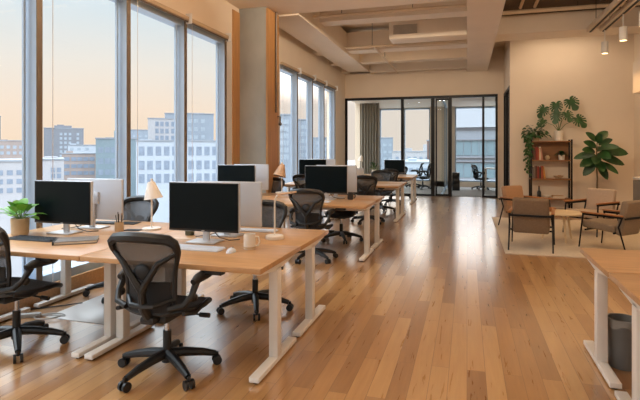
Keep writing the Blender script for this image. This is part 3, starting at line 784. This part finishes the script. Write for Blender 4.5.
# ------------------------------------------------------------------ floor objects by the benches
tag(MB().span(-3.62, -2.74, 3.6, 4.5, 0.0, .006).build('chair_mat', m_mat, bevel=.002), 'thin pale chair mat on the floor under the window-side desks', 'mat')
t = thing('power_strip', 'power strip with looped grey cables under the window-side desk', 'power strip', (-3.80, 3.55, 0), .5)
MB().span(-.13, .13, -.025, .025, 0, .035).build('socket_block', m_wcable, t, bevel=.005)
pts = [(.13 + .0 * i, 0, .015) for i in range(1)]
for i in range(15):
    a = i * .42; pts.append((.22 + .13 * math.cos(a) * (1 - i / 120), -.06 + .09 * math.sin(a), (.008 + .0012 * i)))
MB().tube(pts, .006, 6).build('cable', m_wcable, t)
MB().tube([(-.13, 0, .02), (-.1, .2, .008), (.25, .28, .008), (.42, .25, .03)], .006, 6).build('plug_cable', m_cable, t)
# waste bin
t = thing('waste_bin', 'grey round waste bin with a clear liner under the aisle desk', 'bin', (1.035, 3.92, 0))
MB().lathe([(0, 0), (.082, 0), (.086, .006), (.097, .33), (.100, .335), (.095, .335), (.083, .012), (0, .012)], n=32).build('bin_body', m_bin, t)
q = MB(); n = 40; vs = []
for k, (r, z) in enumerate(((.0975, .285), (.1005, .31), (.1025, .338), (.092, .338), (.088, .27))):
    for j in range(n):
        a = 2 * PI * j / n; vs.append(((r + .0022 * math.sin(j * 5.3 + k)) * math.cos(a), (r + .0022 * math.sin(j * 5.3 + k)) * math.sin(a), z + (.012 * math.sin(j * .7) if k == 0 else 0)))
q.add(vs, [(k * n + j, k * n + (j + 1) % n, (k + 1) * n + (j + 1) % n, (k + 1) * n + j) for k in range(4) for j in range(n)])
q.build('liner', m_liner, t)

# ------------------------------------------------------------------ lounge
q = MB(); q.span(.53, 3.4, 7.68, 11.7, 0, .014)
tag(q.build('area_rug', m_rug, bevel=.004), 'large flat beige rug under the lounge armchairs', 'rug')

def armchair(loc, rz, label, fab, group='lounge armchairs'):
    t = thing('armchair', label, 'armchair', loc, rz, group)
    def sq(x0, x1, y0, y1, z0, z1, tilt=0, piv=(0, 0, 0)):
        m = MB(); m.span(x0, x1, y0, y1, z0, z1)
        if tilt:
            R = M4.Translation(piv) @ M4.Rotation(tilt, 4, 'X') @ M4.Translation([-k for k in piv])
            m.v = [tuple(R @ V(p)) for p in m.v]
        return m
    sq(-.255, .255, -.22, .32, .31, .43, .06, (0, 0, .37)).build('seat_cushion', fab, t, bevel=.035, seg=4)
    sq(-.25, .25, -.33, -.22, .27, .80, .20, (0, -.27, .33)).build('back_cushion', fab, t, bevel=.035, seg=4)
    for s in (-1, 1):
        MB().tube([(s * .31, .33, .0145), (s * .295, .27, .56)], [.011, .014], 8).build('front_leg', m_blackmetal, t)
        MB().tube([(s * .30, -.42, .0145), (s * .295, -.30, .40), (s * .295, -.36, .56)], [.011, .014, .013], 8).build('back_leg', m_blackmetal, t)
        q = MB().bar((s * .297, -.37, .575), (s * .297, .30, .575), .05, .024); q.build('armrest', m_armwood, t, bevel=.008)
        MB().bar((s * .285, -.36, .545), (s * .285, .28, .545), .02, .03).build('arm_rail', m_blackmetal, t)
    q = MB(); q.bar((-.30, -.40, .535), (.30, -.40, .535), .016, .03)
    q.build('back_rail', m_blackmetal, t)
    q = MB(); q.bar((-.29, .24, .30), (.29, .24, .30), .02, .025); q.bar((-.29, -.22, .30), (.29, -.22, .30), .02, .025)
    q.build('seat_frame', m_blackmetal, t)
    return t
armchair((.955, 8.28, .0), -.16, 'brown armchair seen from behind, on the front edge of the rug', m_fabbrown)
ar = armchair((2.08, 8.50, .0), .80, 'taupe armchair seen from behind its side, above the aisle desk', m_fabtaupe); ar.scale = (.94, .94, .96)
armchair((1.10, 10.35, .0), PI + .75, 'tan armchair half hidden behind the brown one, towards the glass rooms', m_fabpink)
armchair((2.12, 9.95, .0), PI - .75, 'pale beige armchair under the large-leaved plant', m_fabpale)
t = thing('coffee_table', 'round pale wood coffee table between the armchairs', 'coffee table', (1.46, 9.0, .0))
MB().lathe([(0, .455), (.36, .455), (.375, .462), (.375, .478), (.368, .485), (0, .485)], n=40).build('tabletop', m_tablewood, t)
for k in range(3):
    a = math.radians(-80 + 120 * k)
    MB().tube([(math.cos(a) * .18, math.sin(a) * .18, .456), (math.cos(a) * .27, math.sin(a) * .27, .0145)], [.022, .014], 10).build('leg', m_tablewood, t)
t = thing('bowl', 'small dark wooden bowl on the round coffee table', 'bowl', (1.32, 9.02, .485))
MB().lathe([(0, 0), (.05, 0), (.085, .035), (.095, .06), (.088, .06), (.075, .035), (.045, .012), (0, .01)], n=24).build('bowl_body', m_armwood, t)

# bookshelf
BX, BY, BW, BD = 1.58, 13.82, .94, .32
t = thing('bookshelf', 'open wood and black metal bookshelf against the lounge wall', 'bookshelf', (BX, BY, 0))
SZ = (.27, .77, 1.245, 1.73)
for x in (.0, BW):
    for y in (.0, BD):
        MB().span(x - .02, x + .02, y - .02, y + .02, 0, 1.765).build('post', m_blackmetal, t, bevel=.002)
for x in (0, BW): MB().span(x - .012, x + .012, .02, BD - .02, .10, .13).build('side_rail', m_blackmetal, t)
for z in SZ: MB().span(-.015, BW + .015, -.018, BD + .018, z - .03, z).build('shelf', m_shelfwood, t, bevel=.003)
MB().span(.02, BW - .02, BD - .012, BD, 1.245, 1.70).build('back_panel', m_shelfwood, t, smooth=False)
def book(x, z, w, h, d, mt, label, group, lean=0.):
    o = thing('book', label, 'book', (BX + x, BY + .04, z), 0, group); o.rotation_euler = (0, lean, 0)
    MB().span(0, w, 0, .004, 0, h).build('spine', mt, o)
    q = MB(); q.span(0, .003, .004, d, 0, h); q.span(w - .003, w, .004, d, 0, h); q.build('cover', mt, o)
    MB().span(.003, w - .003, .004, d - .006, .004, h - .004).build('pages', m_paper, o)
bm_ = lambda n, c: mat('book_' + n, c, .6, var=.08)
k_red, k_cream, k_rust, k_brown, k_grey, k_ochre, k_pink, k_dark = bm_('red', (140, 52, 40)), bm_('cream', (222, 204, 178)), bm_('rust', (170, 84, 52)), bm_('brown', (92, 58, 42)), bm_('grey', (120, 108, 100)), bm_('ochre', (196, 140, 70)), bm_('pink', (196, 140, 120)), bm_('dark', (60, 46, 40))
gB = 'books on the second shelf from the top'
x = .06
for w, h, mt, nm in ((.045, .30, k_brown, 'dark brown'), (.05, .33, k_red, 'deep red'), (.03, .30, k_rust, 'rust-coloured'), (.035, .34, k_cream, 'cream')):
    book(x, 1.246, w, h, .2, mt, nm + ' upright book beneath the trailing plant', gB); x += w + .004
book(x + .012, 1.246, .035, .31, .2, k_pink, 'pink book leaning against the cream one beneath the trailing plant', gB, -.12)
gB = 'books on the third shelf from the top'
x = .05
for w, h, mt, nm in ((.05, .30, k_grey, 'grey'), (.04, .32, k_brown, 'dark brown'), (.045, .31, k_red, 'red'), (.04, .29, k_dark, 'blackish'), (.05, .32, k_rust, 'rust-coloured')):
    book(x, .771, w, h, .2, mt, nm + ' upright book on the shelf with the shallow bowl', gB); x += w + .004
book(x + .014, .771, .04, .30, .2, k_ochre, 'ochre book leaning at the end of its row', gB, -.14)
x = 0
for i, (w, mt, nm) in enumerate(((.30, k_cream, 'cream book lying at the bottom of the low shelf stack'), (.26, k_ochre, 'ochre book lying on the cream one on the low shelf'))):
    o = thing('book', nm, 'book', (BX + .50 + .02 * i, BY + .06, .271 + .034 * i), .05 * i, 'books lying on the lowest visible shelf')
    q = MB(); q.span(0, w, 0, .2, 0, .004); q.span(0, w, 0, .2, .028, .032); q.span(0, .004, 0, .2, 0, .032); q.build('cover', mt, o)
    MB().span(.004, w - .005, .005, .195, .004, .028).build('pages', m_paper, o)
t = thing('vase', 'small round pale vase beside the leaning pink book', 'vase', (BX + .40, BY + .14, 1.246))
MB().lathe([(0, 0), (.03, 0), (.06, .035), (.062, .07), (.035, .105), (.03, .12), (.024, .12), (.028, .10), (0, .09)], n=22).build('vase_body', m_potbeige, t)
t = thing('bowl', 'shallow pale bowl on the shelf beside the ochre book', 'bowl', (BX + .66, BY + .15, .771))
MB().lathe([(0, 0), (.05, 0), (.11, .05), (.125, .075), (.118, .075), (.10, .05), (.04, .014), (0, .012)], n=26).build('bowl_body', m_potbeige, t)
MB().ell((0.02, 0, .055), (.06, .05, .035), 14, 8).build('filling', m_armwood, t)
t = thing('bottle', 'dark bottle standing on the lowest visible shelf', 'bottle', (BX + .20, BY + .12, .271))
MB().lathe([(0, 0), (.045, 0), (.048, .01), (.048, .15), (.02, .20), (.016, .27), (.019, .275), (.019, .29), (0, .29)], n=20).build('bottle_body', m_black, t)
MB().lathe([(0, .291), (.017, .291), (.017, .315), (0, .315)], n=14).build('stopper', m_armwood, t)
t = thing('bowl', 'small cream bowl beside the dark bottle on the low shelf', 'bowl', (BX + .37, BY + .12, .271))
MB().lathe([(0, 0), (.04, 0), (.07, .04), (.075, .07), (.069, .07), (.06, .04), (.035, .012), (0, .01)], n=22).build('bowl_body', m_ceramic, t)

# small plant in a white pot on the second shelf
P2 = [(0, 0), (.06, 0), (.066, .006), (.075, .13), (.07, .133), (.062, .115), (0, .115)]
t = potted('potted_plant', 'small dark leafy plant in a white pot on the second shelf', (BX + .73, BY + .13, 1.246), P2, m_ceramic)
q = MB()
for i in range(26):
    a = i * 2.4; el = .1 + 1.1 * ((i * 7) % 26) / 26
    d = V((math.cos(a) * math.cos(el), math.sin(a) * math.cos(el) * .8, math.sin(el))); p = V((0, 0, .12)) + d * .03
    leaf(q, p, d, (0, 0, 1), .15, .075, .35)
q.build('leaves', m_leafd, t)

# trailing plant
P3 = [(0, 0), (.07, 0), (.075, .006), (.085, .13), (.08, .133), (.07, .115), (0, .115)]
t = potted('trailing_plant', 'trailing plant spilling over the end of the bookshelf top', (BX + .13, BY + .12, 1.731), P3, m_potbeige)
q = MB(); st = MB(); rnd = random.Random(11)
for i in range(95):
    a = rnd.random() * 2 * PI; el = -.1 + 1.3 * rnd.random(); r = .08 + .17 * rnd.random()
    d = V((math.cos(a) * math.cos(el), math.sin(a) * math.cos(el), math.sin(el)))
    p = V((0, 0, .13)) + V((d.x * r * 1.25, d.y * r * .8, abs(d.z) * r * 1.3))
    if BY + .12 + p.y > 14.1: p.y = 14.1 - BY - .12
    leaf(q, p, V((d.x, d.y - .3, d.z - .5)), (0, -.5, 1), .11, .085, .3, n=5)
for s in range(7):
    x0 = -.15 - .035 * (s % 4) ; y0 = -.20 + .055 * s; L = (.55, 1.0, .75, .95, .6, .85, .45)[s]
    pts = [(0, y0 * .4, .13), (x0 * .7, y0 * .8, .19)]
    for k in range(9): pts.append((x0 - .015 * math.sin(k * 1.1 + s), y0 + .01 * math.cos(k), .14 - L * k / 8))
    st.tube(pts, .0035, 5)
    for k, p in enumerate(pts[1:]):
        for sd in ((-1, 1) if k < 3 else ((-1) ** (k + s),)):
            dd = V((sd * .8, -.5 - .3 * rnd.random(), -.5)); leaf(q, V(p) + V((0, 0, .02 * sd)), dd, (0, -1, .4), .085, .066, .2, n=5)
st.build('vines', m_gstem, t); q.build('leaves', m_leafm, t)

# monstera
P4 = [(0, 0), (.085, 0), (.095, .01), (.10, .20), (.105, .26), (.098, .262), (.09, .22), (0, .22)]
t = potted('swiss_cheese_plant', 'split-leaved plant in a pale vase on top of the bookshelf', (BX + .67, BY + .16, 1.731), P4, m_ceramic)
def monstera_leaf(c, nrm, down, size):
    """heart-shaped blade with deep side cuts; c is where the stalk joins"""
    nrm = V(nrm).normalized(); dn = (V(down) - nrm * V(down).dot(nrm)).normalized(); sd = nrm.cross(dn)
    N = 120; vs = [V(c)]; fs = []
    for j in range(N):
        a = 2 * PI * j / N - PI; q = abs(a)          # 0 = tip direction
        r = .50 + .16 * math.cos(a) + .22 * math.exp(-(a / .38) ** 2) + .08 * math.exp(-((q - 2.3) / .4) ** 2)
        r *= 1 - .62 * math.exp(-((PI - q) / .28) ** 2)
        if .40 < q < 2.35 and ((q - .40) % .40) < .12: r *= .52
        p = V(c) + dn * (r * size * math.cos(a)) + sd * (r * size * 1.02 * math.sin(a)) - nrm * (.16 * size * r * r)
        vs.append(p)
    for j in range(N): fs.append((0, 1 + j, 1 + (j + 1) % N))
    return MB().add(vs, fs)
own = V((BX + .67, BY + .16, 1.731))
def loc_px(x, y, Yv):
    r = FW + RT * ((x - 320) / FOC) + V((0, 0, -(y - 150) / FOC)); k = Yv / r.y
    return V((0, 0, HC)) + r * k - own
for i, (x, y, yy, sz, dn) in enumerate(((543.5, 109, 13.8, .24, (-.5, 0, -.8)), (556, 105, 13.95, .25, (.1, 0, -1)), (570.5, 101, 13.85, .27, (.5, 0, -.9)), (556.5, 115, 13.7, .22, (-.2, 0, -1)), (567, 114, 13.75, .21, (.4, 0, -1)), (578, 119, 13.8, .26, (.6, 0, -.8)), (543, 121, 13.8, .18, (-.6, 0, -.8)))):
    p = loc_px(x, y, yy); p.y = min(p.y, 14.08 - own.y)
    st = MB().tube([(0, 0, .24), V((p.x * .35, p.y * .4, .24 + (p.z - .24) * .6)), p], [.008, .006, .005], 6); st.build('stalk', m_gstem, t)
    monstera_leaf(p, (.12 * (i - 3) - .15, -1, .18 + .1 * (i % 3)), dn, sz * 1.22).build('leaf', m_leafm, t)

# fiddle-leaf fig
t = potted('fiddle_leaf_fig', 'tall large-leaved fig on a slim trunk behind the pale armchair', (2.98, 13.35, 0), [(0, 0), (.17, 0), (.18, .01), (.21, .38), (.2, .385), (.185, .35), (0, .35)], m_ceramic, 'plant')
MB().tube([(0, 0, .34), (.015, 0, .8), (-.01, 0, 1.2), (.0, 0, 1.5), (.01, 0, 1.74)], [.022, .018, .016, .013, .008], 8).build('trunk', m_stem, t)
q = MB(); rnd = random.Random(5)
for bx, bz, tx, tz, ty, W in (
        (.0, 1.68, -.24, 1.96, -.05, .20), (.0, 1.70, .23, 1.99, .05, .22), (.02, 1.64, .05, 1.93, -.18, .20), (.02, 1.60, .34, 1.78, .1, .20),
        (.01, 1.55, -.30, 1.73, -.12, .20), (.06, 1.50, .62, 1.46, -.05, .28), (.0, 1.52, .38, 1.62, -.3, .22), (-.02, 1.40, -.47, 1.33, .05, .24),
        (-.02, 1.46, -.36, 1.52, -.28, .20), (.04, 1.34, .58, 1.20, .08, .25), (-.03, 1.30, -.38, 1.14, -.15, .24), (-.02, 1.20, -.28, .94, .0, .22),
        (.02, 1.18, .20, .86, -.08, .20), (.04, 1.22, .38, .99, -.22, .22), (.0, 1.36, -.12, 1.20, -.42, .22), (.0, 1.42, .18, 1.36, -.45, .24),
        (.0, 1.56, -.06, 1.60, -.36, .20), (.0, 1.26, .06, 1.04, -.34, .22), (.0, 1.45, .25, 1.60, .32, .22), (.0, 1.3, -.22, 1.4, .36, .22)):
    d = V((tx - bx, ty, tz - bz)); 
    leaf(q, (bx + d.x * .06, d.y * .06, bz + d.z * .06), d, (.8 * (rnd.random() - .5), -1, .5 + .6 * rnd.random()), d.length, W * 1.12, .06 + .1 * rnd.random(), n=10, fold=.12)
q.build('leaves', m_leafd, t)

# kitchen counter below the bulkhead
t = thing('kitchen_counter', 'grey counter with a white top at the far right of the lounge', 'counter', (XR - .5, 9.0, 0))
MB().span(.02, .49, 0.02, 3.48, .08, .84).build('cabinet_body', m_greywall, t, smooth=False)
MB().span(0, .495, 0, 3.5, .86, .91).build('worktop', m_jamb, t, bevel=.004)
for k in range(5): MB().span(.0, .018, .06 + .69 * k, .72 + .69 * k, .1, .84).build('cabinet_door', m_greywall, t, bevel=.003)
MB().span(.06, .49, .02, 3.48, 0, .08).build('plinth', m_black, t, smooth=False)

# ------------------------------------------------------------------ meeting room furniture
t = thing('meeting_table', 'white meeting table behind the sliding glass wall', 'table', (.60, 19.2, 0))
MB().span(0, 1.4, 0, .75, .80, .835).build('tabletop', m_jamb, t, bevel=.004)
for x in (.06, 1.34):
    for y in (.06, .69): MB().span(x - .025, x + .025, y - .025, y + .025, .012, .80).build('leg', m_white, t)
chair((.50, 19.75, .012), -1.2, B + 'at the white table behind the glass wall', 'black mesh office chairs in the meeting rooms', (.95, .95, .95))
for (x, y, r, lab) in ((-1.62, 19.4, 1.5, 'beside the window of the curtained meeting room, nearer the pane'), (-2.0, 20.2, 1.6, 'in the curtained meeting room, behind another')):
    chair((x, y, .012), r, B + lab, 'black mesh office chairs in the meeting rooms')
t = thing('pedestal_cabinet', 'black low cabinet inside the meeting room by the door', 'cabinet', (-.62, 19.0, .012))
MB().span(.1, .36, 0, .4, 0, .66).build('cabinet_body', m_black, t, bevel=.005)
for k in range(3): MB().span(.115, .345, -.012, 0, .03 + .21 * k, .22 + .21 * k).build('drawer', m_black, t, bevel=.003)

# ------------------------------------------------------------------ city beyond the windows
b_pale = mat('pale_render', (159, 157, 159), .9, var=.05, scale=.3)
b_peach = mat('peach_brick', (146, 132, 126), .9, var=.08, scale=.3)
b_grey = mat('grey_block', (114, 116, 122), .9, var=.05, scale=.3)
b_green = mat('green_grey_glass_block', (112, 126, 132), .6, var=.06, scale=.3)
b_white = mat('white_block', (158, 164, 172), .9, var=.03, scale=.3)
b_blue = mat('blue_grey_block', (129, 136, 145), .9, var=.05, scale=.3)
b_teal = mat('teal_facade', (99, 119, 128), .4, var=.08, scale=.5)
b_roof = mat('roof_felt', (134, 138, 144), .9, var=.1, scale=.3)
b_win = mat('dark_panes', (118, 128, 142), .3, var=.15, scale=.8)  # both pane colours lightened to paint in distance haze
b_winl = mat('light_panes', (141, 150, 159), .3, var=.15, scale=.8)
b_rust = mat('rust_roof', (102, 81, 75), .9)
ground = MB().span(-900, 700, 26, 1200, -24.3, -24)
struct(ground, 'ground', mat('street_ground', (150, 150, 152), .95, var=.15, scale=.05), smooth=False)
GZ = -24.0
def building(label, x0, x1, yt, d, depth, wall, rows=(), cols=(), wmat=None, ww=1.2, wh=1.8, roof=None, extra=()):
    """block whose front spans photo columns x0..x1 at depth d, roof line at row yt"""
    c = at((x0 + x1) / 2, 150, d); s = d / FOC
    th = math.atan(((x0 + x1) / 2 - 320) / FOC); hs = s * math.cos(th)
    t = thing('building', label, 'building', (c.x, c.y, GZ), YAW - th)
    W = (x1 - x0) * hs; top = HC - (yt - 150) * s - GZ
    MB().span(-W / 2, W / 2, 0, depth, 0, top).build('walls', wall, t, smooth=False)
    q = MB(); q.span(-W / 2 - .15, W / 2 + .15, -.15, depth + .15, top, top + .35); q.build('parapet', roof or b_roof, t, smooth=False)
    xm = (x0 + x1) / 2
    for y in rows:
        for x in cols:
            X = (x - xm) * hs; Z = HC - (y - 150) * s - GZ
            MB().span(X - ww / 2, X + ww / 2, -.06, .08, Z - wh / 2, Z + wh / 2).build('window', wmat or b_win, t, smooth=False)
    for (xa, xb, y, dd) in extra:
        Xa, Xb = (xa - xm) * hs, (xb - xm) * hs; Z = HC - (y - 150) * s - GZ
        MB().span(Xa, Xb, 1.0 + depth * dd, min(depth - .2, 1.0 + depth * dd + 5), top, Z).build('roof_house', wall, t, smooth=False)
    return t
R_ = lambda a, n, st: [a + st * i for i in range(n)]
building('pale block with small square windows and white roof by the photo edge', -34, 25.5, 162, 95, 18, b_pale, (173, 182, 191), R_(-20, 5, 10), b_win, 1.0, .95)
building('brownish mid-rise behind the pale block at the photo edge', -30, 25, 141, 190, 25, b_peach, (147, 153), R_(-24, 8, 6.5), b_winl, 1.2, 1.2, extra=((-5, 8, 139, .2),))
building('tall slim tower cut by the photo edge', -40, 1, 116, 230, 30, b_grey, R_(122, 6, 5), R_(-34, 5, 7), b_winl, 1.4, 1.2)
building('tall grey tower alone on the skyline', 44, 84, 128.5, 260, 30, b_grey, R_(134, 6, 4.4), (61, 65.5, 70, 78), b_winl, 1.2, 1.3, extra=((54, 72, 125, .2), (57, 64, 124, .25)))
building('peach brick block with stacked balconies below the grey tower', 62, 98, 154, 158, 8, b_peach, (159, 166, 173), (67, 74, 80, 86, 92), b_win, 1.5, 1.2, extra=((66, 73, 151, .1),))
building('low pale block in front of the peach brick block', 40, 64, 160, 120, 18, b_pale, (170, 176), (53, 59), b_win, .9, 1.1, extra=((44, 58, 157, .3),))
building('pale rooftop block behind the peach brick block', 68, 96, 145.5, 190, 20, b_white, (149,), (72, 79, 87), b_winl, 1.2, 1., extra=((70, 76, 143.5, .1),))
building('green-grey glass block beside the mullion', 96, 138, 139, 140, 20, b_green, (150, 161, 172), (101, 107.5, 113.5, 120, 127), b_win, 1.2, 1.5, extra=((114, 118, 130, .2), (105, 117, 137, .2)))
building('white office block with a grid of tall windows', 137, 226, 141.5, 120, 16, b_white, (151, 165, 178), R_(142.5, 10, 8.1), b_win, 1.25, 2.1, extra=((138, 150, 139, .4),))
building('stepped grey apartment tower behind the white office block', 148, 178, 119, 170, 14, b_pale, (124, 131, 138), (157, 162, 167, 173), b_win, 1.1, 1.6)
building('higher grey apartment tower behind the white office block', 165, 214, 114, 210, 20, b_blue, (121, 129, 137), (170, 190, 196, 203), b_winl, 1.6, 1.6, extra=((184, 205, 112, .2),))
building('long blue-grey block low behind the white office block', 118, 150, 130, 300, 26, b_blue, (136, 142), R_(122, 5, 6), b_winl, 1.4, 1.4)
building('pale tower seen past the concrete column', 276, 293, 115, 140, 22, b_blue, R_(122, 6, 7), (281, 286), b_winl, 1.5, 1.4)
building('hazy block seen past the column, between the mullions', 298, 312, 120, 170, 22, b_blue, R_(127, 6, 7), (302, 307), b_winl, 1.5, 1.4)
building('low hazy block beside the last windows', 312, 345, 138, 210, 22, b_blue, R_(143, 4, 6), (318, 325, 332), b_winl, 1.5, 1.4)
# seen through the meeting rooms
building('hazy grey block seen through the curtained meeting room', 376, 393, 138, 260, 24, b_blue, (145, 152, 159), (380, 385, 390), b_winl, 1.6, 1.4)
building('low pale warehouse roofs seen through the meeting room', 392, 434, 152, 200, 40, b_pale, (158,), R_(397, 6, 6), b_win, 1.2, 1., extra=((402, 412, 148, .2), (424, 429, 144, .3)))
building('low white houses nearer below the meeting room window', 384, 440, 163, 120, 26, b_white, (170, 177), R_(390, 7, 7), b_win, .9, .9, extra=((408, 417, 159, .2),))
building('slender rust chimney block beside the sliding door', 427, 431, 141, 150, 3, b_rust)
t = building('blue glazed office block filling the meeting room window', 446, 560, 106, 48, 16, b_blue, (), (), None)
s = 48 / FOC; xm = 503.; sh = s * math.cos(math.atan(183 / FOC))
def bandbox(x0, x1, ya, yb, name, mt, out=.1):
    MB().span((x0 - xm) * sh, (x1 - xm) * sh, -out, .05, HC - (yb - 150) * s - GZ, HC - (ya - 150) * s - GZ).build(name, mt, t, smooth=False)
bandbox(446, 560, 107, 127, 'cornice', b_white, .35)
for ya, yb in ((140, 155.5), (163.5, 178)):
    for k in range(14): bandbox(447 + 8 * k, 454.2 + 8 * k, ya, yb, 'window', b_teal, .06)
for y in (127.5, 139, 157, 161): bandbox(446, 560, y, y + 1.2, 'ledge', b_grey, .2)

# ------------------------------------------------------------------ sky
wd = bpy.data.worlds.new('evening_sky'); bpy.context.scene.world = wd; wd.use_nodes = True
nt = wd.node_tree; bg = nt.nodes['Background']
tc = nt.nodes.new('ShaderNodeTexCoord'); sx = nt.nodes.new('ShaderNodeSeparateXYZ'); nt.links.new(tc.outputs['Generated'], sx.inputs[0])
nz = nt.nodes.new('ShaderNodeTexNoise'); nz.inputs['Scale'].default_value = 3; nt.links.new(tc.outputs['Generated'], nz.inputs['Vector'])
ma = nt.nodes.new('ShaderNodeMath'); ma.operation = 'MULTIPLY_ADD'; ma.inputs[1].default_value = .03; nt.links.new(nz.outputs['Fac'], ma.inputs[0]); nt.links.new(sx.outputs['Z'], ma.inputs[2])
rp = nt.nodes.new('ShaderNodeValToRGB'); e = rp.color_ramp.elements
stops = [(0.0, (248, 226, 206)), (.03, (252, 226, 200)), (.09, (253, 231, 210)), (.17, (244, 236, 226)), (.27, (222, 234, 240)), (.45, (224, 234, 242)), (1.0, (214, 228, 242))]
e[0].position = stops[0][0]; e[0].color = lin(stops[0][1]) + (1,); e[1].position = 1.0; e[1].color = lin(stops[-1][1]) + (1,)
for p, c in stops[1:-1]: k = e.new(p); k.color = lin(c) + (1,)
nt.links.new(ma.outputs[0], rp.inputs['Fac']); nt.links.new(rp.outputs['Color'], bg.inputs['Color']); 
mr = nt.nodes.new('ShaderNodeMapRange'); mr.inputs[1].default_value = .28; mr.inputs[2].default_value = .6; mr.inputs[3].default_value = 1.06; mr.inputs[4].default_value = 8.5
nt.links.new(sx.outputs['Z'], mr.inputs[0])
# paler sky beyond the meeting rooms, brightness added above for the floor reflection
def rng(sock, a, b):
    q = nt.nodes.new('ShaderNodeMapRange'); q.interpolation_type = 'SMOOTHSTEP'; q.inputs[1].default_value = a; q.inputs[2].default_value = b
    nt.links.new(sock, q.inputs[0]); return q.outputs[0]
def mth(op, a, b):
    q = nt.nodes.new('ShaderNodeMath'); q.operation = op
    for k, v in enumerate((a, b)):
        if isinstance(v, (int, float)): q.inputs[k].default_value = v
        else: nt.links.new(v, q.inputs[k])
    return q.outputs[0]
end_sky = rng(sx.outputs['Y'], .88, .955)
up = mth('MULTIPLY', end_sky, rng(sx.outputs['Z'], .085, .15))
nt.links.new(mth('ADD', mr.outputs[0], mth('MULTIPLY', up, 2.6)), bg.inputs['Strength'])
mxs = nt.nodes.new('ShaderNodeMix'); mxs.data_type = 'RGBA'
nt.links.new(mth('MULTIPLY', end_sky, .75), mxs.inputs[0]); nt.links.new(rp.outputs['Color'], mxs.inputs[6]); mxs.inputs[7].default_value = lin((236, 224, 216)) + (1,)
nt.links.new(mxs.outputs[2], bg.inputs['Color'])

# ------------------------------------------------------------------ camera and view
cd = bpy.data.cameras.new('camera'); cam = bpy.data.objects.new('camera', cd); C.objects.link(cam)
cam.location = (0, 0, HC); cam.rotation_euler = (PI / 2, 0, YAW)
cd.sensor_width = 36; cd.lens = 36 * FOC / 640; cd.shift_y = -50 / 640; cd.clip_end = 3000
sc = bpy.context.scene; sc.camera = cam
sc.view_settings.view_transform = 'Standard'; sc.view_settings.look = 'None'; sc.view_settings.gamma = 1; sc.view_settings.exposure = -0.06
sc.view_settings.use_curve_mapping = False
try:
    sc.cycles.use_denoising = True; sc.cycles.max_bounces = 8; sc.cycles.diffuse_bounces = 4; sc.cycles.transparent_max_bounces = 16; sc.cycles.sample_clamp_indirect = 6
except Exception: pass
